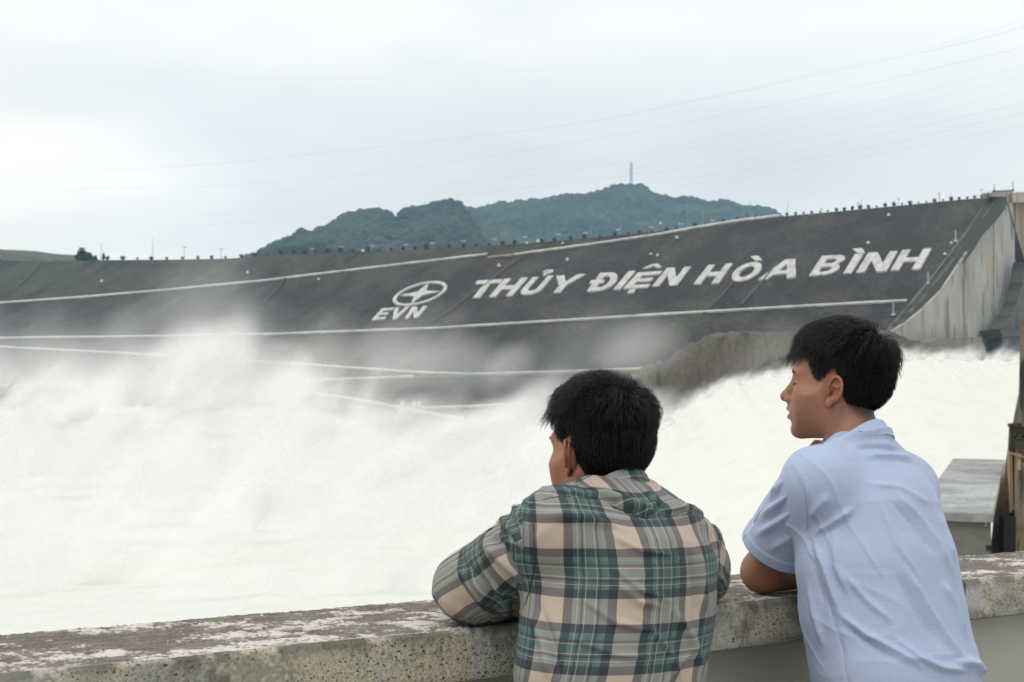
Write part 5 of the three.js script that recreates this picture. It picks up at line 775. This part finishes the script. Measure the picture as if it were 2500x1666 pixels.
  // collar: a band round the neck that folds over outwards
  { const C = o.collar, n = 120, prof = C.prof, pos = [], uv = [], idx = [], m = prof.length; const up = C.axis.clone().normalize(), fx = F.clone().addScaledVector(up, -F.dot(up)).normalize(), lx = up.clone().cross(fx).multiplyScalar(-1); let s = 0;
    const cq = new THREE.Quaternion().setFromAxisAngle(up, C.turn || 0); fx.applyQuaternion(cq); lx.applyQuaternion(cq);
    for (let i = 0; i <= n; i++) { const a = lerp(C.open, 2 * Math.PI - C.open, i / n), back = 0.5 - 0.5 * Math.cos(a), q0 = C.c.clone(); s = a * 0.068; let v = 0; prof.forEach(([r, h], k) => { if (k) v += Math.hypot(r - prof[k - 1][0], h - prof[k - 1][1]); const rr = r + 0.0016 * fbm2(a * 4, k * 0.4, 3, 5), hh = h * (0.55 + 0.45 * back) - (1 - back) * C.drop + 0.0015 * fbm2(a * 5, k * 0.3, 2, 9); const p = q0.clone().addScaledVector(fx, Math.cos(a) * (C.rz + rr)).addScaledVector(lx, Math.sin(a) * (C.rx + rr)).addScaledVector(up, hh), w = loc(p); pos.push(w.x, w.y, w.z); uv.push((s + C.uv[0]) / o.cloth.size, (v + C.uv[1]) / o.cloth.size); }); }
    for (let i = 0; i < n; i++) for (let k = 0; k < m - 1; k++) { const a = i * m + k, b = a + m; idx.push(a, a + 1, b, a + 1, b + 1, b); } part('collar', geoFrom(pos, idx, uv), C.mat || o.cloth.mat, man); }
  // trousers and shoes, below the picture
  { const Hh = o.spine[0][0], legs = o.legs, tr = (p) => { let d = 9; const q = toT(p), h = tl(Hh); d = sCone(q, [h[0], h[1] - 0.12, h[2]], [h[0], h[1] + 0.06, h[2]], 0.112, 0.104); for (const l of legs) { d = smin(d, sCone(p, A3(l[0]), A3(l[1]), 0.095, 0.070), 0.03); d = smin(d, sCone(p, A3(l[1]), A3(l[2]), 0.072, 0.058), 0.03); } return d; };
    const m = surfaceNets(tr, [Hh.x - 0.35, 0.05, Hh.z - 0.45], [Hh.x + 0.35, Hh.y + 0.06, Hh.z + 0.45], 0.016); part('trousers', geoFrom(m.pos, m.idx, null, null, m.nor).translate(-base.x, -base.y, -base.z), std({ color: lin(0.035, 0.037, 0.045), roughness: 0.9 }), man);
    for (const l of legs) { const f = (p) => { const x = p[0] - l[2].x, z = p[2] - l[2].z, q = [x * Lf.x + z * Lf.z, p[1], x * F.x + z * F.z]; return smax(smin(sEll(q, [0, 0.045, 0.06], [0.046, 0.048, 0.13]), sCone(q, [0, 0.05, 0], [0, 0.10, -0.01], 0.048, 0.046), 0.03), 0.002 - q[1], 0.008); }; const s = surfaceNets(f, [l[2].x - 0.24, -0.01, l[2].z - 0.24], [l[2].x + 0.24, 0.17, l[2].z + 0.24], 0.010); part('shoe', geoFrom(s.pos, s.idx, null, null, s.nor).translate(-base.x, -base.y, -base.z), std({ color: lin(0.02, 0.018, 0.016), roughness: 0.4 }), man); } }
  return man;
}
const skinBump = canvasTex(4, 4, () => [0.5, 0.5, 0.5], false);

// ---- cloth
const plaid = (() => {                                   // one repeat of the check, warp over weft
  const N = 620, seq = [[106, [0.47, 0.375, 0.30], 'B'], [36, [0.015, 0.018, 0.027], 'D'], [18, [0.080, 0.138, 0.134], 'T'], [2.6, [0.52, 0.45, 0.32], 'C'], [12, [0.044, 0.110, 0.102], 'T'], [9, [0.020, 0.030, 0.036], 'D'], [6, [0.044, 0.110, 0.102], 'T'], [2.6, [0.52, 0.45, 0.32], 'C'], [38, [0.060, 0.108, 0.104], 'T'], [2.6, [0.52, 0.45, 0.32], 'C'], [6, [0.044, 0.110, 0.102], 'T'], [9, [0.020, 0.030, 0.036], 'D'], [12, [0.044, 0.110, 0.102], 'T'], [18, [0.080, 0.138, 0.134], 'T'], [36, [0.015, 0.018, 0.027], 'D']];
  const tot = seq.reduce((q, e) => q + e[0], 0), idAt = (t) => { let x = t * tot; for (let i = 0; i < seq.length; i++) { if (x < seq[i][0]) return i; x -= seq[i][0]; } return 0; };
  const lut = Array.from({ length: N }, (_, i) => idAt((i + 0.5) / N)), kind = seq.map((e) => e[2]);
  const map = canvasTex(N, N, (x, y) => { const i = lut[x], j = lut[y], a = seq[i][1], b = seq[j][1], k = 0.95 + 0.1 * hash3(x, y, 3), pair = [kind[i], kind[j]].sort().join(''); let c;
    if (pair === 'BT') { const t = kind[i] === 'T' ? a : b, l = t[1] / 0.108; c = [0.214 * (0.72 + 0.28 * l), 0.226 * (0.72 + 0.28 * l), 0.205 * (0.72 + 0.28 * l)]; }
    else if (pair === 'BD') c = [0.145, 0.125, 0.12]; else if (pair === 'DT') c = [0.026, 0.052, 0.056]; else c = [0, 1, 2].map((q) => lerp(a[q], b[q], 0.5));
    return c.map((q) => q * k); });
  return { size: 0.128, mat: new THREE.MeshPhysicalMaterial({ map, roughness: 0.62, sheen: 0.25, sheenRoughness: 0.5, sheenColor: lin(0.7, 0.7, 0.7), side: THREE.DoubleSide }) };
})();
const blueCheck = (() => {
  const N = 256, map = canvasTex(N, N, (x, y) => { const a = (x % 8) < 2.2 ? 1 : 0, b = (y % 8) < 2.6 ? 1 : 0, slub = 0.05 * noise2(x / 3, y / 64, 0, 3) + 0.05 * noise2(x / 64, y / 3, 0, 5), k = (1 + 0.6 * slub) * (1 - 0.04 * a - 0.09 * b); return [0.425 * k, 0.50 * k, 0.655 * (1 + 0.6 * slub) * (1 - 0.02 * a - 0.045 * b)]; });
  const bump = canvasTex(N, N, (x, y) => { const h = 0.6 - 0.4 * ((y % 8) < 2.6) - 0.2 * ((x % 8) < 2.2); return [h, h, h]; }, false);
  return { size: 0.112, mat: new THREE.MeshPhysicalMaterial({ map, bumpMap: bump, bumpScale: 0.0004, roughness: 0.8, sheen: 0.3, sheenRoughness: 0.6, sheenColor: lin(0.8, 0.85, 1), side: THREE.DoubleSide }) };
})();

const crease = (u, v, ang, seed, f = 15) => { const c = Math.cos(ang), q = Math.sin(ang), a = u * c + v * q, b = v * c - u * q, n = noise2(a * f + 1.6 * noise2(b * 4, a * 3, 0, seed), b * 3.4, 0, seed + 1), r = 1 - Math.abs(n); return Math.pow(r, 7) * sstep(-0.15, 0.45, noise2(u * 6, v * 6, 0, seed + 2)); };
// ================= the man in the checked shirt
{
  const yaw = 37 * Math.PI / 180, shL = at(1362, 1290, 2.30), shR = at(1656, 1340, 2.49), elL = at(1140, 1452, 2.455), elR = at(1706, 1412, 2.74), neck = at(1494, 1244, 2.43), org = at(1492, 1500, 2.37);
  const wrL = V(0.10, 1.135, -2.66), wrR = V(0.20, 1.15, -2.62);
  buildMan({
    label: 'black-haired man in a green and beige checked long-sleeved shirt leaning on the parapet', foot: V(0.17, 0, -2.30), yaw, org, seed: 11, shL, shR, elL, elR, wrL, wrR, neck, trap: 0.046, shr: 0.056, squash: 0.765,
    spine: [[at(1492, 1740, 2.33), 0.122], [at(1492, 1640, 2.34), 0.124], [at(1512, 1500, 2.37), 0.128], [at(1520, 1390, 2.385), 0.126], [at(1508, 1315, 2.41), 0.104], [at(1495, 1264, 2.43), 0.064]],
    head: at(1461, 1108, 2.47), headYaw: 36 * Math.PI / 180, headPitch: 0.03, headScale: 0.90, skin: [0.30, 0.125, 0.073], armSkin: [0.31, 0.14, 0.085], earFlare: 0.80,
    hairline: [[0, 0.084], [25, 0.084], [42, 0.066], [52, 0.050], [60, 0.030], [70, 0.018], [80, 0.016], [88, 0.032], [98, 0.036], [105, 0.012], [113, -0.028], [126, -0.066], [142, -0.082], [180, -0.090]],
    thick: (az, p, h) => sstep(0, 0.045 + 0.06 * sstep(95, 140, az), h) * lerp(lerp(0.008, 0.010, sstep(100, 150, az)), 0.022, sstep(0.05, 0.10, p[1])) + (h > 0 ? 0.001 : 0), whorl: [0.004, 0.108, -0.072], forward: 0.55, sideLen: 0.022, topLen: 0.046, strands: 15000,
    locks: [[[0.030, 0.100, 0.075], [0.25, 0.05, 1], 0.060, 0.24, 90, 0.05], [[0.055, 0.085, 0.055], [0.6, 0.1, 0.8], 0.050, 0.26, 60, 0.04], [[0.01, 0.135, -0.02], [0.4, 0.6, 0.4], 0.04, 0.10, 26, 0.08], [[-0.045, 0.11, -0.05], [-0.9, 0.35, -0.1], 0.035, 0.05, 10, 0.03], [[0.0, 0.125, -0.06], [-0.6, 0.5, -0.3], 0.03, 0.2, 60, 0.05], [[0.03, 0.11, -0.075], [0.5, 0.15, -0.6], 0.035, 0.35, 80, 0.04]],
    hands: [[wrL, elL, V(0.9, 0, -0.3), V(0, -1, 0), 0.22, 1], [wrR, elR, V(-0.9, 0.02, 0.35), V(0, -1, 0), 0.25, -1]],
    seams: [[[1290, 1236], [1330, 1220], [1375, 1211], [1470, 1220], [1530, 1242], [1600, 1264], [1660, 1259], [1712, 1262]], [[1300, 1240], [1304, 1300], [1306, 1380], [1290, 1460], [1268, 1510]]], seamColor: lin(0.02, 0.03, 0.035), loftTop: 1.205, loftTilt: 1.14, cloth: plaid, uv0: [-0.018, -0.030], vScale: 1.09,
    fine: (u, v, p) => 0.0018 * fbm3(u * 9, v * 5, 1, 3) + 0.0032 * crease(u, v, 0.9, 3) + 0.0026 * crease(u, v, -0.5, 13, 19),
    folds: [fold(-0.0030, 3.2, [[1281, 1232], [1330, 1216], [1375, 1209], [1470, 1218], [1530, 1240], [1600, 1262], [1660, 1257], [1722, 1262]], true), fold(0.0035, 8, [[1285, 1226], [1375, 1201], [1470, 1209], [1530, 1230], [1600, 1252], [1660, 1247], [1720, 1252]], true),
      fold(0.006, 9, [[1430, 1192], [1500, 1214], [1560, 1234], [1604, 1254]]), fold(-0.010, 7, [[1490, 1230], [1550, 1252], [1594, 1258]]), fold(0.005, 9, [[1575, 1200], [1598, 1218], [1606, 1244]]), fold(-0.009, 8, [[1612, 1220], [1600, 1256]]), fold(0.007, 14, [[1620, 1225], [1680, 1250], [1740, 1310]]),
      fold(0.006, 12, [[1320, 1260], [1420, 1262], [1540, 1300]]), fold(0.005, 11, [[1500, 1420], [1560, 1470], [1610, 1480]]), fold(0.004, 9, [[1490, 1380], [1560, 1440], [1640, 1470]]), fold(0.005, 10, [[1640, 1480], [1690, 1560], [1720, 1660]]), fold(0.006, 12, [[1300, 1500], [1330, 1580], [1340, 1660]]), fold(-0.005, 8, [[1318, 1480], [1352, 1580], [1365, 1660]]),
      fold(0.006, 10, [[1700, 1330], [1716, 1420], [1722, 1500]]), fold(-0.006, 8, [[1686, 1340], [1700, 1430], [1704, 1520]]), fold(0.004, 9, [[1420, 1460], [1500, 1520], [1600, 1545]]), fold(0.004, 9, [[1400, 1560], [1500, 1600], [1600, 1610]]), fold(0.004, 8, [[1560, 1500], [1640, 1600], [1660, 1666]]), fold(0.0045, 9, [[1480, 1300], [1560, 1345], [1660, 1360]])],
    sleeves: [
      { path: [shL.clone().lerp(neck, 0.24), shL.clone().addScaledVector(V(0, 1, 0), 0.004), shL.clone().lerp(elL, 0.32), shL.clone().lerp(elL, 0.68), elL.clone().lerp(shL, 0.06).add(V(-0.004, 0.002, 0)), elL.clone().lerp(wrL, 0.12), elL.clone().lerp(wrL, 0.45), wrL], up: V(0, 1, 0), uv: [0.03, 0.02],
        r: [[0, 0.052], [0.2, 0.062], [0.34, 0.064], [0.5, 0.062], [0.64, 0.056], [0.72, 0.052], [0.85, 0.050], [1, 0.038]], oval: 0.06,
        folds: [fold(0.009, 13, [[1177, 1318], [1220, 1360], [1270, 1400], [1300, 1450]]), fold(-0.008, 9, [[1195, 1312], [1240, 1345], [1292, 1385]]), fold(0.008, 12, [[1112, 1380], [1160, 1440], [1195, 1490]]), fold(-0.006, 9, [[1130, 1370], [1180, 1425], [1225, 1480]]), fold(0.008, 12, [[1219, 1262], [1260, 1300], [1296, 1350]]), fold(-0.008, 8, [[1215, 1280], [1255, 1330], [1290, 1385]]), fold(0.007, 10, [[1250, 1225], [1270, 1260], [1295, 1290]]), fold(0.006, 10, [[1070, 1450], [1110, 1490], [1160, 1510]]), fold(-0.008, 9, [[1225, 1440], [1262, 1490], [1250, 1510]]), fold(0.007, 11, [[1200, 1420], [1240, 1470], [1225, 1510]])],
        wave: (a, L, t) => 0.003 * Math.sin(L * 70 + Math.sin(a) * 2) * sstep(0.4, 0.7, t) },
      { path: [shR.clone().lerp(neck, 0.24), shR.clone(), shR.clone().lerp(elR, 0.35).add(V(0.012, 0, 0)), shR.clone().lerp(elR, 0.7).add(V(0.008, 0, 0)), elR, elR.clone().lerp(wrR, 0.14), elR.clone().lerp(wrR, 0.5), wrR], up: V(0, 1, 0), uv: [0.06, 0.05],
        r: [[0, 0.052], [0.2, 0.061], [0.36, 0.063], [0.5, 0.060], [0.64, 0.055], [0.85, 0.050], [1, 0.038]], oval: 0.05, folds: [fold(0.007, 9, [[1735, 1330], [1752, 1400], [1768, 1440]]), fold(-0.007, 7, [[1722, 1340], [1740, 1420], [1756, 1470]]), fold(0.007, 10, [[1700, 1260], [1745, 1300], [1755, 1350]])], wave: (a, L, t) => 0.003 * Math.sin(L * 60 + Math.sin(a) * 2) * sstep(0.2, 0.6, t) }],
    collar: { c: at(1494, 1214, 2.435), axis: at(1472, 1120, 2.45).sub(at(1489, 1200, 2.43)), rx: 0.060, rz: 0.062, open: 0.35, drop: 0.03, turn: 0.12, uv: [0.02, 0.03], prof: [[-0.006, -0.012], [-0.004, 0.01], [-0.003, 0.026], [-0.001, 0.0295], [0.002, 0.030], [0.005, 0.027], [0.008, 0.016], [0.013, 0.001], [0.017, -0.012], [0.0155, -0.014]] },
    legs: [[V(0.10, 0.86, -2.26), V(0.06, 0.47, -2.30), V(0.04, 0.09, -2.16)], [V(0.25, 0.86, -2.36), V(0.26, 0.47, -2.42), V(0.27, 0.09, -2.28)]],
  });
}
// ================= the man in the pale blue polo shirt
{
  const yaw = 38 * Math.PI / 180, shL = at(1996, 1178, 2.69), shR = at(2206, 1190, 2.88), elL = at(1862, 1396, 2.87), elR = at(2120, 1320, 3.10), neck = at(2100, 1120, 2.79), org = at(2150, 1500, 2.73);
  const wrL = V(0.72, 1.135, -3.03), chin = at(1966, 1144, 2.94), wrR = at(1998, 1208, 2.99);
  buildMan({
    label: 'man in a pale blue short-sleeved polo shirt, face in profile, leaning on the parapet', foot: V(0.72, 0, -2.68), yaw, org, seed: 23, shL, shR, elL, elR, wrL, wrR, neck, trap: 0.048, shr: 0.056, squash: 0.72,
    spine: [[at(2194, 1740, 2.70), 0.128], [at(2188, 1640, 2.71), 0.128], [at(2160, 1500, 2.735), 0.126], [at(2142, 1380, 2.75), 0.124], [at(2122, 1250, 2.77), 0.112], [at(2108, 1150, 2.79), 0.072]],
    head: at(2040, 950, 2.84), headYaw: 68 * Math.PI / 180, headPitch: 0.12, headScale: 0.905, skin: [0.31, 0.140, 0.082], armSkin: [0.27, 0.115, 0.065], lip: 0.004, earFlare: 0.36,
    hairline: [[0, 0.066], [25, 0.066], [38, 0.062], [47, 0.050], [53, 0.028], [58, 0.013], [66, 0.011], [78, 0.014], [84, 0.028], [92, 0.034], [98, 0.032], [104, 0.022], [110, 0.0], [118, -0.030], [129, -0.054], [143, -0.070], [180, -0.078]],
    thick: (az, p, h) => sstep(0, 0.05 + 0.05 * sstep(95, 140, az), h) * lerp(lerp(0.006, 0.010, sstep(100, 150, az)), 0.022, sstep(0.06, 0.105, p[1])) + (h > 0 ? 0.001 : 0), whorl: [0.0, 0.112, -0.066], forward: 0.95, sideLen: 0.020, topLen: 0.055, strands: 15000,
    locks: [[[0.0, 0.095, 0.080], [0.05, -0.05, 1], 0.052, 0.30, 240, 0.09], [[0.035, 0.085, 0.072], [0.25, -0.25, 1], 0.046, 0.30, 160, 0.05], [[0.0, 0.130, 0.0], [0, 0.35, 1], 0.045, 0.15, 60, 0.09], [[0.0, 0.128, -0.06], [0.1, 0.9, -0.25], 0.030, 0.06, 60, 0.05], [[0.0, 0.10, -0.088], [0.05, 0.3, -1], 0.040, 0.26, 110, 0.06], [[0.02, 0.06, -0.1], [0.1, -0.1, -1], 0.035, 0.30, 60, 0.06]],
    hands: [[wrL, elL, V(0.85, 0, -0.45), V(0, -1, 0), 0.2, 1], [wrR, elR, chin.clone().sub(wrR), V(0.2, 0.5, 0.6), 0.75, 1]],
    seams: [[[1978, 1330], [1996, 1400], [2036, 1508], [2063, 1596], [2074, 1680]], [[1912, 1124], [1945, 1160], [1970, 1210], [1970, 1300]], [[1935, 1104], [1985, 1082], [2040, 1074], [2110, 1066]]], seamColor: lin(0.30, 0.37, 0.52), loftTop: 1.27, loftTilt: 1.22, cloth: blueCheck, uv0: [0, 0],
    fine: (u, v, p) => 0.0022 * fbm3(u * 7, v * 4, 6, 3) + 0.0034 * crease(u, v, 0.75, 23) + 0.0026 * crease(u, v, 1.25, 33, 20) + 0.0020 * crease(u, v, -0.6, 43, 18),
    folds: [fold(0.0119, 8.2, [[2030, 1082], [2090, 1066], [2150, 1058], [2194, 1062], [2216, 1084]]), fold(-0.0085, 6.8, [[2090, 1092], [2150, 1092], [2205, 1100]]), fold(0.0051, 7.5, [[2110, 1112], [2170, 1112], [2230, 1118]]),
      fold(0.0068, 7.5, [[1980, 1266], [2000, 1236], [2024, 1210]]), fold(0.0068, 8.2, [[1990, 1304], [2040, 1270], [2085, 1240]]), fold(0.0085, 8.8, [[1990, 1330], [2012, 1380], [2032, 1440], [2050, 1500]]), fold(-0.0059, 6.1, [[1978, 1350], [1992, 1410], [2012, 1480]]), fold(0.0059, 8.2, [[2040, 1300], [2040, 1380], [2070, 1450]]), fold(-0.0022, 3.0, [[1978, 1318], [1996, 1400], [2036, 1508], [2063, 1596], [2074, 1680]], true), fold(0.0059, 6.8, [[1972, 1420], [1990, 1500], [2010, 1580]]),
      fold(0.0059, 8.2, [[2187, 1201], [2240, 1260], [2293, 1331], [2329, 1407]]), fold(-0.0043, 6.1, [[2180, 1225], [2232, 1285], [2284, 1355]]), fold(0.0076, 8.8, [[2205, 1380], [2255, 1470], [2310, 1560], [2366, 1634]]), fold(-0.0051, 6.8, [[2190, 1400], [2240, 1490], [2295, 1580]]), fold(0.0076, 8.2, [[2190, 1560], [2240, 1606], [2300, 1632], [2370, 1640]]), fold(0.0059, 8.2, [[2045, 1495], [2116, 1550], [2199, 1596], [2260, 1634]]), fold(-0.0043, 6.8, [[2060, 1530], [2130, 1580], [2200, 1620]]),
      fold(0.0051, 6.8, [[2290, 1250], [2315, 1310], [2330, 1370]]), fold(0.0068, 7.5, [[2300, 1420], [2330, 1480], [2358, 1560]]), fold(0.0043, 7.5, [[2150, 1230], [2190, 1330], [2250, 1420]]), fold(0.0043, 8.2, [[2060, 1400], [2120, 1470], [2180, 1520]]), fold(0.0102, 9.5, [[2330, 1618], [2380, 1622], [2402, 1648]]), fold(0.0034, 6.8, [[2120, 1180], [2200, 1190], [2270, 1230]])],
    sleeves: [
      { path: [shL.clone().lerp(neck, 0.26), shL.clone().add(V(0, 0.002, 0)), shL.clone().lerp(elL, 0.34).add(V(-0.006, 0, 0)), shL.clone().lerp(elL, 0.72)], up: V(0, 1, 0), uv: [0, 0], r: [[0, 0.046], [0.25, 0.056], [0.5, 0.058], [0.8, 0.061], [1, 0.064]], oval: 0.10, ovalA: 0.4, hem: 0.11,
        folds: [fold(0.0059, 6.1, [[1880, 1208], [1915, 1180], [1950, 1158]]), fold(0.0068, 6.8, [[1858, 1262], [1910, 1225], [1966, 1180]]), fold(-0.0043, 5.4, [[1862, 1240], [1915, 1200], [1962, 1160]]), fold(0.0068, 7.5, [[1846, 1310], [1910, 1268], [1964, 1226]]), fold(-0.0043, 6.1, [[1850, 1288], [1910, 1248], [1965, 1200]]), fold(0.0051, 7.5, [[1880, 1345], [1930, 1310], [1966, 1270]])] },
      { path: [shR.clone().lerp(neck, 0.26), shR.clone(), shR.clone().lerp(elR, 0.34), shR.clone().lerp(elR, 0.68)], up: V(0, 1, 0), uv: [0, 0], r: [[0, 0.048], [0.25, 0.058], [0.5, 0.060], [1, 0.064]], oval: 0.06, hem: 0.11, folds: [] }],
    collar: { c: at(2092, 1096, 2.80), axis: at(2072, 1010, 2.82).sub(at(2100, 1110, 2.79)), rx: 0.055, rz: 0.060, open: 0.5, drop: 0.035, turn: 0.25, uv: [0, 0], prof: [[-0.006, -0.02], [-0.004, 0.012], [-0.002, 0.034], [0, 0.0385], [0.003, 0.039], [0.006, 0.036], [0.010, 0.022], [0.014, 0.012], [0.017, 0.004], [0.0155, 0.002]] },
    legs: [[V(0.66, 0.86, -2.62), V(0.62, 0.47, -2.68), V(0.60, 0.09, -2.54)], [V(0.81, 0.86, -2.74), V(0.82, 0.47, -2.80), V(0.83, 0.09, -2.66)]],
  });
}

renderer.render(scene, camera);
